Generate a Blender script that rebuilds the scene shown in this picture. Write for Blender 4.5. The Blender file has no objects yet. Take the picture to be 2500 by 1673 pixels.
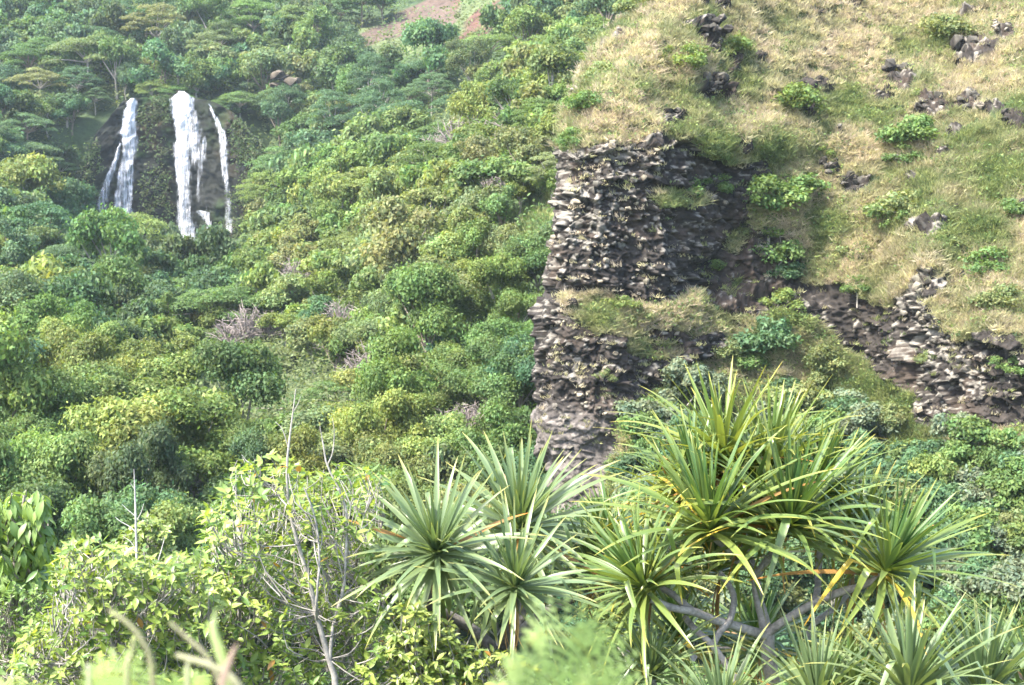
import bpy, math, random, bmesh
import numpy as np
from mathutils import Vector, Matrix, Euler
R = math.radians
SC = bpy.context.scene
COL = SC.collection

# ------------------------------------------------------------------ camera
PITCH = R(-8.0)
cam_d = bpy.data.cameras.new('camera')
cam_d.lens = 50.0
cam_d.sensor_width = 36.0
cam_d.clip_start = 0.05
cam_d.clip_end = 4000
cam_d.dof.use_dof = True
cam_d.dof.focus_distance = 17.0
cam_d.dof.aperture_fstop = 5.0
cam = bpy.data.objects.new('camera', cam_d)
cam.rotation_euler = (R(90) + PITCH, 0, 0)
COL.objects.link(cam)
SC.camera = cam

# ------------------------------------------------------------------ sky, sun, exposure
SUN_VEC = Vector((-0.50, -0.30, 0.81)).normalized()          # towards the sun
w = bpy.data.worlds.new("World"); SC.world = w; w.use_nodes = True
nt = w.node_tree; nt.nodes.clear()
o_ = nt.nodes.new('ShaderNodeOutputWorld'); b_ = nt.nodes.new('ShaderNodeBackground'); s_ = nt.nodes.new('ShaderNodeTexSky')
s_.sky_type = 'NISHITA'; s_.sun_disc = False
s_.sun_elevation = math.asin(SUN_VEC.z)
s_.sun_rotation = math.atan2(SUN_VEC.x, SUN_VEC.y)
s_.air_density = 1.0; s_.dust_density = 2.5; s_.ozone_density = 1.0
b_.inputs['Strength'].default_value = 0.15
nt.links.new(s_.outputs[0], b_.inputs[0]); nt.links.new(b_.outputs[0], o_.inputs[0])
sd = bpy.data.lights.new('sun', 'SUN'); sd.energy = 2.9; sd.angle = R(2.5); sd.color = (1.0, 0.955, 0.87)
so = bpy.data.objects.new('sun', sd); so.rotation_euler = SUN_VEC.to_track_quat('Z', 'Y').to_euler(); so.location = (0, 0, 200)
COL.objects.link(so)
SC.view_settings.view_transform = 'Standard'; SC.view_settings.look = 'None'
SC.view_settings.exposure = 2.64; SC.view_settings.gamma = 1.0
SC.render.film_transparent = False
SC.cycles.use_denoising = True
SC.cycles.denoiser = 'OPENIMAGEDENOISE'
SC.cycles.max_bounces = 8; SC.cycles.transparent_max_bounces = 16
SC.cycles.diffuse_bounces = 3; SC.cycles.transmission_bounces = 4; SC.cycles.volume_bounces = 1

HAZE_DENSITY = .00008
# ------------------------------------------------------------------ helpers
FPX = 2500 / 0.72
CP, SP = math.cos(PITCH), math.sin(PITCH)
def P(px, py, Y):
    """world point at forward distance Y whose direction from the overlook is that of a place in the photograph"""
    px = np.asarray(px, float); py = np.asarray(py, float); Y = np.asarray(Y, float)
    u = (px - 1250) / FPX; v = (836.5 - py) / FPX
    dy = CP - v * SP; dz = SP + v * CP
    t = Y / dy
    return np.stack([u * t, Y + 0 * t, dz * t], -1)
def proj(p):
    p = np.asarray(p, float)
    cy = p[..., 1] * CP + p[..., 2] * SP; cz = -p[..., 1] * SP + p[..., 2] * CP
    return 1250 + FPX * p[..., 0] / cy, 836.5 - FPX * cz / cy
def VP(px, py, Y): return Vector(P(px, py, Y).tolist())

def hsh(ix, iy, iz, seed=0):
    with np.errstate(over='ignore'):
        h = (ix.astype(np.int64) * 374761393 + iy.astype(np.int64) * 668265263 + iz.astype(np.int64) * 1274126177 + seed * 974711 + 12345) & 0xffffffff
        h = ((h ^ (h >> 13)) * 1274126177) & 0xffffffff
        h = ((h ^ (h >> 16)) * 2246822519) & 0xffffffff
        h = h ^ (h >> 15)
    return (h & 0xffffff) / float(0xffffff)
def vnoise(p, seed=0):
    i = np.floor(p).astype(np.int64); f = p - i; f = f * f * (3 - 2 * f)
    r = 0
    for dx in (0, 1):
        for dy in (0, 1):
            for dz in (0, 1):
                wgt = (f[:, 0] if dx else 1 - f[:, 0]) * (f[:, 1] if dy else 1 - f[:, 1]) * (f[:, 2] if dz else 1 - f[:, 2])
                r = r + wgt * hsh(i[:, 0] + dx, i[:, 1] + dy, i[:, 2] + dz, seed)
    return r
def fbm(p, octv=4, seed=0, gain=0.5):
    a, s, r = 1.0, 0.0, 0
    for k in range(octv):
        r = r + a * vnoise(p * 2.03 ** k + 17.3 * k, seed + k); s += a; a *= gain
    return r / s
def voro(p, seed=0):
    i = np.floor(p).astype(np.int64)
    f1 = np.full(len(p), 9.0); f2 = np.full(len(p), 9.0); idv = np.zeros(len(p))
    for dx in (-1, 0, 1):
        for dy in (-1, 0, 1):
            for dz in (-1, 0, 1):
                c = i + np.array([dx, dy, dz])
                jx = hsh(c[:, 0], c[:, 1], c[:, 2], seed); jy = hsh(c[:, 0], c[:, 1], c[:, 2], seed + 1); jz = hsh(c[:, 0], c[:, 1], c[:, 2], seed + 2)
                d = np.sqrt((c[:, 0] + jx - p[:, 0]) ** 2 + (c[:, 1] + jy - p[:, 1]) ** 2 + (c[:, 2] + jz - p[:, 2]) ** 2)
                nid = hsh(c[:, 0], c[:, 1], c[:, 2], seed + 3)
                near = d < f1
                f2 = np.where(near, f1, np.minimum(f2, d)); idv = np.where(near, nid, idv); f1 = np.where(near, d, f1)
    return f1, f2, idv
def voro_tilt(p, seed=0):
    i = np.floor(p).astype(np.int64); f1 = np.full(len(p), 9.0); idv = np.zeros(len(p)); tl = np.zeros(len(p))
    for dx in (-1, 0, 1):
        for dy in (-1, 0, 1):
            for dz in (-1, 0, 1):
                c = i + np.array([dx, dy, dz]); h = [hsh(c[:, 0], c[:, 1], c[:, 2], seed + k) for k in range(6)]
                v = p - (c + np.stack(h[:3], -1)); d = np.sqrt((v ** 2).sum(-1)); near = d < f1
                t_ = v[:, 0] * (h[4] - .5) * 2 + v[:, 2] * ((h[5] - .5) * 2 - .25)
                idv = np.where(near, h[3], idv); tl = np.where(near, t_, tl); f1 = np.where(near, d, f1)
    return idv, tl
def sstep(a, b, x):
    t = np.clip((x - a) / (b - a), 0, 1); return t * t * (3 - 2 * t)
def inpoly(px, py, poly):
    px = np.asarray(px, float); py = np.asarray(py, float)
    c = np.zeros(px.shape, bool); n = len(poly)
    for i in range(n):
        x1, y1 = poly[i]; x2, y2 = poly[(i + 1) % n]
        if y1 == y2: continue
        k = ((y1 > py) != (y2 > py)) & (px < (x2 - x1) * (py - y1) / (y2 - y1) + x1)
        c ^= k
    return c
def dip(p, ex=1.0):
    return np.interp

def mesh_np(name, V, faces, mats=None, tint=None, uv=None, smooth=False, midx=None):
    """faces: int array (n,k) or a list of such arrays"""
    me = bpy.data.meshes.new(name)
    if isinstance(faces, np.ndarray): faces = [faces]
    faces = [f for f in faces if len(f)]
    V = np.ascontiguousarray(V, np.float32)
    nl = sum(f.size for f in faces); nf = sum(len(f) for f in faces)
    me.vertices.add(len(V)); me.vertices.foreach_set('co', V.ravel())
    me.loops.add(nl); me.polygons.add(nf)
    li = np.concatenate([f.ravel() for f in faces]).astype(np.int32)
    tot = np.concatenate([np.full(len(f), f.shape[1], np.int32) for f in faces])
    st = np.concatenate([[0], np.cumsum(tot)[:-1]]).astype(np.int32)
    me.loops.foreach_set('vertex_index', li)
    me.polygons.foreach_set('loop_start', st)
    me.polygons.foreach_set('loop_total', tot)
    if smooth: me.polygons.foreach_set('use_smooth', np.ones(nf, bool))
    if midx is not None: me.polygons.foreach_set('material_index', np.asarray(midx, np.int32))
    me.update(calc_edges=True)
    if tint is not None:
        a = me.color_attributes.new('tint', 'FLOAT_COLOR', 'POINT')
        c = np.ones((len(V), 4), np.float32); c[:, :tint.shape[1]] = tint
        a.data.foreach_set('color', c.ravel())
    if uv is not None:
        l = me.uv_layers.new(name='uv'); l.data.foreach_set('uv', uv[li].astype(np.float32).ravel())
    for m in (mats or []): me.materials.append(m)
    return me
def add(name, me, parent=None, loc=None, **props):
    o = bpy.data.objects.new(name, me); COL.objects.link(o)
    if parent is not None: o.parent = parent
    if loc is not None: o.location = loc
    for k, v in props.items(): o[k] = v
    return o
def thing(name, label, cat, loc, group=None, me=None):
    o = bpy.data.objects.new(name, me); COL.objects.link(o); o.location = loc
    o['label'] = label; o['category'] = cat
    if group: o['group'] = group
    return o

def tube(pts, rad, n=7):
    """tapered tube through points; returns V, quads"""
    pts = [Vector(p) for p in pts]; V = []; F = []
    up = Vector((0.13, 0.31, 0.94))
    for i, p in enumerate(pts):
        d = (pts[min(i + 1, len(pts) - 1)] - pts[max(i - 1, 0)]).normalized()
        a = d.cross(up if abs(d.dot(up)) < .95 else Vector((1, 0, 0))).normalized(); b = d.cross(a)
        for k in range(n):
            t = 2 * math.pi * k / n
            V.append(p + (a * math.cos(t) + b * math.sin(t)) * rad[i])
    for i in range(len(pts) - 1):
        for k in range(n):
            F.append((i * n + k, i * n + (k + 1) % n, (i + 1) * n + (k + 1) % n, (i + 1) * n + k))
    return np.array([list(v) for v in V]), np.array(F)
class Bag:
    def __init__(s): s.V = []; s.F = {}; s.T = []; s.n = 0
    def put(s, V, F, tint=None):
        V = np.asarray(V, float); F = np.asarray(F)
        s.V.append(V); s.F.setdefault(F.shape[1], []).append(F + s.n); s.n += len(V)
        if tint is None: tint = np.ones((len(V), 3))
        tint = np.asarray(tint, float)
        if tint.ndim == 1: tint = np.tile(tint, (len(V), 1))
        s.T.append(tint)
    def mesh(s, name, mat, smooth=False):
        return mesh_np(name, np.concatenate(s.V), [np.concatenate(f) for f in s.F.values()], [mat] if not isinstance(mat, list) else mat, np.concatenate(s.T), smooth=smooth)
def smooth_line(pts, n):
    """Catmull-Rom resample"""
    pts = [np.array(p, float) for p in pts]
    q = [2 * pts[0] - pts[1]] + pts + [2 * pts[-1] - pts[-2]]
    out = []
    m = len(pts) - 1
    for k in range(n + 1):
        t = k / n * m; i = min(int(t), m - 1); t -= i
        a, b, c, d = q[i:i + 4]
        out.append(.5 * (2 * b + (c - a) * t + (2 * a - 5 * b + 4 * c - d) * t * t + (3 * b - a - 3 * c + d) * t ** 3))
    return out

# ------------------------------------------------------------------ materials
def mat(name):
    m = bpy.data.materials.new(name); m.use_nodes = True; t = m.node_tree; t.nodes.clear()
    return m, t
def N(t, typ, **kw):
    n = t.nodes.new(typ)
    for k, v in kw.items():
        if k.startswith('i_'):
            n.inputs[int(k[2:]) if k[2:].isdigit() else k[2:].replace('_', ' ')].default_value = v
        else: setattr(n, k, v)
    return n
def foliage_material(name, transl=.35, rough=.5, spec=.35, gloss_noise=False, hue=(.92, 1.0, .55)):
    m, t = mat(name); L = t.links.new
    at = N(t, 'ShaderNodeAttribute', attribute_name='tint'); oi = N(t, 'ShaderNodeObjectInfo')
    mx = N(t, 'ShaderNodeMix', data_type='RGBA', blend_type='MULTIPLY'); mx.inputs[0].default_value = 1
    L(at.outputs['Color'], mx.inputs[6]); L(oi.outputs['Color'], mx.inputs[7])
    p = N(t, 'ShaderNodeBsdfPrincipled'); p.inputs['Roughness'].default_value = rough; p.inputs['Specular IOR Level'].default_value = spec
    tr = N(t, 'ShaderNodeBsdfTranslucent'); ms = N(t, 'ShaderNodeMixShader'); ms.inputs[0].default_value = transl
    tm = N(t, 'ShaderNodeMix', data_type='RGBA', blend_type='MULTIPLY'); tm.inputs[0].default_value = 1
    tm.inputs[7].default_value = (*[1.6 * h for h in hue], 1)
    L(mx.outputs[2], p.inputs['Base Color']); L(mx.outputs[2], tm.inputs[6]); L(tm.outputs[2], tr.inputs['Color'])
    L(p.outputs[0], ms.inputs[1]); L(tr.outputs[0], ms.inputs[2])
    o = N(t, 'ShaderNodeOutputMaterial'); L(ms.outputs[0], o.inputs[0])
    return m
def tinted_material(name, rough=.85, nscale=0, namp=.3, bump=0, spec=.2):
    """tint attribute times object colour, with fine procedural grain and relief"""
    m, t = mat(name); L = t.links.new
    at = N(t, 'ShaderNodeAttribute', attribute_name='tint'); oi = N(t, 'ShaderNodeObjectInfo')
    mx = N(t, 'ShaderNodeMix', data_type='RGBA', blend_type='MULTIPLY'); mx.inputs[0].default_value = 1
    L(at.outputs['Color'], mx.inputs[6]); L(oi.outputs['Color'], mx.inputs[7])
    p = N(t, 'ShaderNodeBsdfPrincipled'); p.inputs['Roughness'].default_value = rough; p.inputs['Specular IOR Level'].default_value = spec
    out = mx.outputs[2]
    if nscale:
        g = N(t, 'ShaderNodeNewGeometry'); nz = N(t, 'ShaderNodeTexNoise'); nz.inputs['Scale'].default_value = nscale; nz.inputs['Detail'].default_value = 6; nz.inputs['Roughness'].default_value = .65
        L(g.outputs['Position'], nz.inputs['Vector'])
        mr = N(t, 'ShaderNodeMapRange'); mr.inputs[1].default_value = .3; mr.inputs[2].default_value = .7; mr.inputs[3].default_value = 1 - namp; mr.inputs[4].default_value = 1 + namp
        L(nz.outputs[0], mr.inputs[0])
        m2 = N(t, 'ShaderNodeMix', data_type='RGBA', blend_type='MULTIPLY'); m2.inputs[0].default_value = 1
        L(out, m2.inputs[6]); L(mr.outputs[0], m2.inputs[7]); out = m2.outputs[2]
        if bump:
            bp = N(t, 'ShaderNodeBump'); bp.inputs['Strength'].default_value = .8; bp.inputs['Distance'].default_value = bump
            L(nz.outputs[0], bp.inputs['Height']); L(bp.outputs[0], p.inputs['Normal'])
    L(out, p.inputs['Base Color'])
    o = N(t, 'ShaderNodeOutputMaterial'); L(p.outputs[0], o.inputs[0])
    return m
M_LEAF = foliage_material('forest_leaf', .36, .6, .2, hue=(1.0, 1.0, .5))
M_GRASS = foliage_material('grass_blade', .35, .6, .2, hue=(1.0, 1.0, .9))
M_BARK = tinted_material('bark', .85, 3.0, .35, .03)
M_GROUND = tinted_material('forest_floor', .95, .9, .35, .25)
M_HILL = tinted_material('hill_surface', .9, 2.6, .45, .12)
M_ROCK = tinted_material('basalt', .9, 3.4, .45, .10)
# ------------------------------------------------------------------ the valley: one height field
def tps_fit(pts, lam=.02):
    xy = pts[:, :2] / 100.; z = pts[:, 2]
    n = len(xy); d2 = ((xy[:, None] - xy[None]) ** 2).sum(-1)
    K = .5 * d2 * np.log(d2 + 1e-12) + lam * np.eye(n)
    Pm = np.c_[np.ones(n), xy]
    A = np.block([[K, Pm], [Pm.T, np.zeros((3, 3))]])
    s = np.linalg.solve(A, np.r_[z, 0, 0, 0])
    return xy, s
def tps_eval(f, x, y):
    xy, s = f; q = np.stack([x, y], -1) / 100.; shp = x.shape; q = q.reshape(-1, 2); out = np.zeros(len(q))
    for a in range(0, len(q), 20000):
        qq = q[a:a + 20000]
        d2 = ((qq[:, None] - xy[None]) ** 2).sum(-1)
        out[a:a + 20000] = (.5 * d2 * np.log(d2 + 1e-12)) @ s[:len(xy)] + s[len(xy)] + qq @ s[len(xy) + 1:]
    return out.reshape(shp)
LOW = [(-250, 1300, 95), (-250, 900, 150), (-250, 600, 220), (-250, 350, 300), (0, 1330, 100), (0, 1100, 120), (0, 800, 170), (0, 600, 230), (0, 440, 300), (0, 250, 385),
       (250, 1280, 112), (250, 1000, 150), (250, 800, 210), (230, 660, 300), (120, 560, 340), (250, 590, 378), (420, 592, 384), (600, 560, 380),
       (450, 1230, 120), (450, 900, 190), (450, 720, 290), (560, 620, 350),
       (700, 1160, 125), (700, 900, 185), (700, 700, 245), (690, 560, 310), (720, 470, 340),
       (900, 1120, 130), (900, 900, 165), (900, 700, 210), (900, 520, 255), (920, 400, 290),
       (1100, 1180, 125), (1100, 900, 150), (1100, 700, 180), (1100, 500, 215), (1100, 410, 240), (1130, 330, 262),
       (1300, 1180, 128), (1300, 900, 140), (1290, 700, 162), (1300, 500, 185), (1300, 320, 222), (1330, 230, 250), (1420, 130, 290), (1470, 40, 320), (1600, -60, 350),
       (1900, 0, 300), (2600, 0, 300), (2300, 900, 140), (1700, 1000, 140)]
LOWW = [(-60, 372, -13), (-35, 345, -8), (5, 300, -4), (20, 340, 8), (-30, 75, -33), (0, 75, -33), (30, 75, -31), (-60, 80, -31), (0, 95, -34), (60, 75, -28), (100, 80, -22), (-80, 60, -27), (80, 50, -25), (0, 50, -27), (40, 45, -24), (-40, 45, -25), (0, 30, -16)]
UP = [(-250, 230, 420), (0, 200, 415), (200, 225, 410), (320, 232, 406), (430, 232, 406), (540, 245, 405), (640, 330, 398), (690, 430, 385),
      (0, 60, 480), (0, -80, 560), (300, 130, 440), (300, 30, 520), (300, -80, 600), (550, 150, 440), (600, 20, 520), (600, -80, 590),
      (760, 380, 375), (820, 280, 390), (800, 150, 440), (820, 40, 490), (820, -80, 560), (980, 320, 360), (1000, 220, 390), (1000, 110, 430), (1020, 10, 480), (1050, -80, 530),
      (1130, 290, 330), (1180, 180, 350), (1200, 60, 400), (1220, -60, 450), (1330, 160, 320), (1400, 60, 350), (1450, -60, 400), (1700, -60, 400)]
UPW = [(300, 400, 50), (-300, 450, 30), (-300, 600, 90), (300, 600, 100), (0, 620, 85), (-120, 640, 95)]
def cpts(a, b, drop):
    A = np.array(a, float); p = P(A[:, 0], A[:, 1], A[:, 2]); p[:, 2] -= drop
    return np.concatenate([p, np.array(b, float)])
F_LOW = tps_fit(cpts(LOW, LOWW, 5.0)); F_UP = tps_fit(cpts(UP, UPW, 5.0))
def rim_line(x):
    yc = np.interp(x, [-300, -150, -128, -118, -96, -78, -68, -55, -20, 20, 60], [380, 385, 392, 399, 401, 400, 396, 385, 352, 318, 300])
    wd = np.interp(x, [-300, -150, -122, -114, -80, -72, -55, 0], [55, 30, 10, 5, 5, 8, 25, 34])
    return yc, wd
def ground_far(x, y):
    x = np.asarray(x, float); y = np.asarray(y, float)
    yc, wd = rim_line(x)
    k = sstep(-.5, .5, (y - yc) / wd)
    return tps_eval(F_LOW, x, y) * (1 - k) + tps_eval(F_UP, x, y) * k
def ground_near(x, y):
    # the overlook's own slope: a lip at the railing, then a bank falling towards the valley
    return -2.4 - .30 * np.maximum(y, 0) - .0035 * np.maximum(y, 0) ** 2
def ground(x, y):
    x = np.asarray(x, float); y = np.asarray(y, float)
    k = sstep(34, 70, y)
    return ground_near(x, y) * (1 - k) + ground_far(x, y) * k

SOIL = [[(840, 105), (950, 45), (1060, -10), (1125, -10), (1115, 60), (1060, 90), (985, 82), (890, 112)], [(1120, 100), (1155, 45), (1215, 5), (1240, 20), (1195, 76), (1140, 110)], [(40, 60), (110, 60), (115, 90), (50, 95)]]
GRASSY = [[(1130, 740), (1150, 680), (1180, 620), (1240, 540), (1345, 460), (1360, 560), (1300, 590), (1230, 650), (1170, 720)], [(1090, 1150), (1130, 1080), (1180, 1000), (1210, 1010), (1170, 1080), (1150, 1160)], [(820, 110), (900, 60), (1010, 20), (1100, 0), (1230, 0), (1200, 60), (1120, 110), (1020, 130), (900, 130)], [(1360, 330), (1400, 230), (1470, 120), (1560, 20), (1590, 20), (1500, 170), (1440, 260), (1390, 330)]]
def zone(px, py, polys):
    r = np.zeros(np.shape(px), bool)
    for q in polys: r |= inpoly(px, py, q)
    return r
gx = np.arange(-330, 331, 2.6); gy = np.concatenate([np.arange(-12, 80, 1.6), np.arange(80, 640, 2.6)])
GX, GY = np.meshgrid(gx, gy); GZ = ground(GX, GY)
gp = np.stack([GX, GY, GZ], -1).reshape(-1, 3)
nz = fbm(gp * np.array([.12, .12, .12]), 4, 5)
gp[:, 2] += (nz - .5) * np.interp(gp[:, 1], [0, 60, 90, 400], [.2, .6, 1.6, 3.0])
gpx, gpy = proj(gp)
wob = (fbm(gp * .1, 3, 9) - .5) * 40
soil = zone(gpx + wob, gpy + wob * .5, SOIL) & (gp[:, 1] > 250)
gras = zone(gpx + wob, gpy + wob, GRASSY)
tint = np.tile(np.array([.035, .055, .022]), (len(gp), 1)) * (.7 + .6 * nz)[:, None]
tint[gras] = np.array([.15, .165, .065]) * (.8 + .4 * nz[gras])[:, None]
g2 = gras & (gpy < 135) & (gpx < 1260); tint[g2] = np.array([.075, .095, .040]) * (.7 + .6 * nz[g2])[:, None]
sv_ = (.55 + .9 * fbm(gp[soil] * .25, 3, 66))[:, None]; tint[soil] = (np.array([.072, .050, .039]) * (gpx[soil] < 1112)[:, None] + np.array([.078, .042, .031]) * (gpx[soil] >= 1112)[:, None]) * sv_
ny, nx = GX.shape; idx = np.arange(ny * nx).reshape(ny, nx)
gf = np.stack([idx[:-1, :-1], idx[:-1, 1:], idx[1:, 1:], idx[1:, :-1]], -1).reshape(-1, 4)
o = add('valley_ground', mesh_np('valley_ground', gp, gf, [M_GROUND], tint, smooth=True), kind='structure')

# ------------------------------------------------------------------ the grassy hill with its cliffs (photographed depth rebuilt as a surface)
LEFT = np.array([(-200, 1660), (0, 1562), (90, 1480), (150, 1440), (200, 1402), (270, 1372), (330, 1357), (400, 1360), (470, 1354), (520, 1350), (545, 1346), (580, 1335), (650, 1325), (740, 1314), (850, 1303), (950, 1304), (1050, 1301), (1120, 1322), (1180, 1345), (1300, 1352), (1700, 1330)])
CLIFFS = [[(1330, 372), (1425, 328), (1502, 340), (1537, 333), (1615, 330), (1695, 344), (1712, 381), (1755, 393), (1832, 438), (1846, 482), (1818, 512), (1846, 552), (1785, 575), (1765, 616), (1838, 632), (1797, 668), (1772, 703), (1881, 735), (1867, 782), (1776, 772), (1734, 734), (1685, 716), (1636, 744), (1583, 744), (1495, 710), (1440, 712), (1380, 716), (1320, 722), (1270, 722), (1270, 372)],
          [(1270, 712), (1380, 712), (1420, 760), (1474, 752), (1446, 788), (1495, 803), (1516, 826), (1583, 801), (1685, 811), (1758, 815), (1764, 852), (1675, 890), (1640, 946), (1590, 976), (1532, 990), (1505, 1030), (1512, 1100), (1497, 1140), (1480, 1190), (1450, 1245), (1270, 1260)],
          [(2091, 722), (2130, 739), (2183, 760), (2202, 735), (2233, 682), (2264, 663), (2309, 682), (2306, 709), (2270, 730), (2281, 768), (2315, 818), (2344, 836), (2409, 819), (2447, 844), (2500, 836), (2780, 850), (2780, 1085), (2500, 1045), (2378, 1068), (2352, 1053), (2244, 1034), (2214, 957), (2130, 908), (2072, 869), (2060, 806)]]
CLIFFS.append([(1800, 560), (1870, 545), (1945, 600), (1960, 680), (2060, 700), (2100, 725), (2070, 860), (1990, 790), (1890, 765), (1800, 715)])
HOLES = [[(1513, 833), (1600, 826), (1655, 836), (1648, 862), (1560, 872), (1516, 860)], [(1380, 718), (1470, 722), (1476, 760), (1420, 770), (1385, 762)], [(1596, 475), (1650, 462), (1740, 470), (1725, 500), (1610, 506)]]
LS = np.concatenate([np.arange(-160, 320, 4.0), np.arange(320, 1240, 2.6), np.arange(1240, 1664, 5.0)])                                     # rows (photo y)
nb = 44
uu = np.concatenate([np.linspace(0, .05, 26)[:-1], np.arange(.05, .39, 2.7 / 1480), np.arange(.39, .52, 4.2 / 1480), np.arange(.52, .81, 3.0 / 1480), np.arange(.81, 1.0001, 6.0 / 1480)])
Lx = np.interp(LS, LEFT[:, 0], LEFT[:, 1])
Lx = Lx + (np.array([vnoise(np.array([[y / 24., 3.3, 1.1]]), 77)[0] for y in LS]) - .5) * np.interp(LS, [0, 340, 380], [10, 10, 16])
HPX = Lx[:, None] + uu[None] * (2800 - Lx[:, None]); HPY = np.repeat(LS[:, None], len(uu), 1)
q3 = np.stack([HPX / 60, HPY / 60, HPX * 0 + 3.7], -1).reshape(-1, 3)
w1 = ((fbm(q3, 4, 21) - .5) * 70).reshape(HPX.shape); w2 = ((fbm(q3 + 40, 4, 31) - .5) * 60).reshape(HPX.shape)
def rockmask(ax, ay): return zone(ax, ay, CLIFFS) & ~zone(ax, ay, HOLES)
rock = rockmask(HPX + w1, HPY + w2).astype(float)
rock[:, :] = rock
def blur(a, ky, kx):
    for ax, k in ((0, ky), (1, kx)):
        if k < 1: continue
        ker = np.ones(2 * k + 1) / (2 * k + 1)
        pad = [(0, 0), (0, 0)]; pad[ax] = (k, k)
        a = np.apply_along_axis(lambda v: np.convolve(v, ker, 'valid'), ax, np.pad(a, pad, mode='edge'))
    return a
rs = blur(rock, 3, 4)
theta = np.interp(rs, [0, 1], [R(41), R(84)])
low = sstep(1000, 1120, HPY) * (1 - rs)
theta = theta * (1 - low) + R(32) * low
Yb = np.interp(HPX, [1280, 1450, 1600, 1720, 1850, 2000, 2100, 2200, 2400, 2800], [110, 108.5, 109.5, 111, 113, 113.5, 112, 108, 102, 96])
Yt = np.interp(HPX, [1280, 1500, 1650, 1800, 2000, 2150, 2300, 2500, 2800], [113.5, 113, 115, 120, 125, 126, 123, 119, 114])
e = PITCH + np.arctan((836.5 - HPY) / FPX)
r0 = int(np.argmin(abs(LS - 1050)))
HY = np.zeros_like(HPX); HY[r0] = Yb[r0]
for r in range(r0 - 1, -1, -1):
    de = e[r] - e[r + 1]
    HY[r] = HY[r + 1] + HY[r + 1] * de / (np.cos(e[r]) ** 2 * (np.tan(theta[r]) - np.tan(e[r])))
for r in range(r0 + 1, len(LS)):
    de = e[r] - e[r - 1]
    HY[r] = HY[r - 1] + HY[r - 1] * de / (np.cos(e[r]) ** 2 * (np.tan(theta[r]) - np.tan(e[r])))
HY = blur(HY, 0, 5)
r1 = int(np.argmin(abs(LS - 350)))
HYr = HY.copy()
kk = (Yt[r1] - Yb[r0]) / np.maximum(HYr[r1] - HYr[r0], .3)
HY[r1:r0 + 1] = Yb[r0] + (HYr[r1:r0 + 1] - HYr[r0]) * kk
for r in range(r1 - 1, -1, -1):
    HY[r] = HY[r + 1] + HY[r + 1] * (e[r] - e[r + 1]) / (np.cos(e[r]) ** 2 * (np.tan(R(40.0)) - np.tan(e[r])))
HY[r0:] = HYr[r0:] - HYr[r0] + Yb[r0]
HY = blur(HY, 1, 5)
# the dark flank of the nose turns away to the right
flank = sstep(1590, 1800, HPX + w1 * .6) * sstep(760, 690, HPY) * sstep(330, 420, HPY)
HY = HY + 2.6 * flank * sstep(2150, 1850, HPX)
# rounded left edge of the nose
tt = np.clip((HPX - Lx[:, None]) / np.interp(HPY, [0, 330, 380, 1100], [160, 120, 60, 70]), 0, 1)
HY = HY + np.interp(HPY, [0, 330, 380], [9, 7, 5]) * (1 - np.sqrt(np.clip(1 - (1 - tt) ** 2, 0, 1)))
HP0 = P(HPX, HPY, HY)
# carry the surface on behind its edge
k_ = (np.linspace(0, 1, nb) ** 2.2)[:, None, None]
back = HP0[:, 0][None] + np.stack([k_[..., 0] ** 1.3 * 30 + 0 * Lx, k_[..., 0] * 95 + 0 * Lx, k_[..., 0] * 6 + 0 * Lx], -1)
back = back[1:][::-1].transpose(1, 0, 2)
nbk = back.shape[1]
HP = np.concatenate([back, HP0], 1)
rk = np.concatenate([np.repeat(rs[:, :1], nbk, 1), rs], 1)
HPXf = np.concatenate([np.repeat(HPX[:, :1], nbk, 1), HPX], 1); HPYf = np.concatenate([np.repeat(HPY[:, :1], nbk, 1), HPY], 1)
def normals(G):
    du = np.gradient(G, axis=1); dv = np.gradient(G, axis=0)
    n = np.cross(du, dv); n /= np.linalg.norm(n, axis=-1, keepdims=True) + 1e-9
    n *= np.sign((n * np.array([-.2, -1, .35])).sum(-1, keepdims=True)); return n
sm = HP.copy()
Nn = normals(np.stack([blur(sm[..., i], 6, 6) for i in range(3)], -1))
flat = HP.reshape(-1, 3)
strat = flat.copy(); strat[:, 2] += .12 * strat[:, 0] + 1.2 * (fbm(flat * .15, 2, 3) - .5)
id1, tl1 = voro_tilt(strat / np.array([3.0, 3.0, 1.9]), 1)
id2, tl2 = voro_tilt(strat / np.array([1.05, 1.05, .60]), 11)
id3, tl3 = voro_tilt(strat / np.array([.46, .46, .34]), 51)
id0, tl0 = voro_tilt(flat / np.array([7.0, 7.0, 6.0]), 7)
flute = fbm(np.stack([flat[:, 0] * .55, flat[:, 1] * .55, flat[:, 2] * .08], -1), 3, 63)
disp_r = (id0 - .5) * 1.3 + tl0 * .9 + (flute - .5) * 1.6 + (id1 - .5) * .7 + tl1 * .75 + (id2 - .5) * .26 + tl2 * .32 + (id3 - .5) * .20 + tl3 * .22 - .45
disp_g = (fbm(flat * .22, 4, 71) - .5) * 2.8 + (fbm(flat * .9, 3, 81) - .5) * 1.7
rf = rk.reshape(-1)
# smooth tuff at the foot of the nose
tuff = (sstep(960, 1060, HPYf) * (HPXf < 1560)).reshape(-1)
disp = disp_g * (1 - rf) + rf * disp_r * (1 - .6 * tuff)
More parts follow.
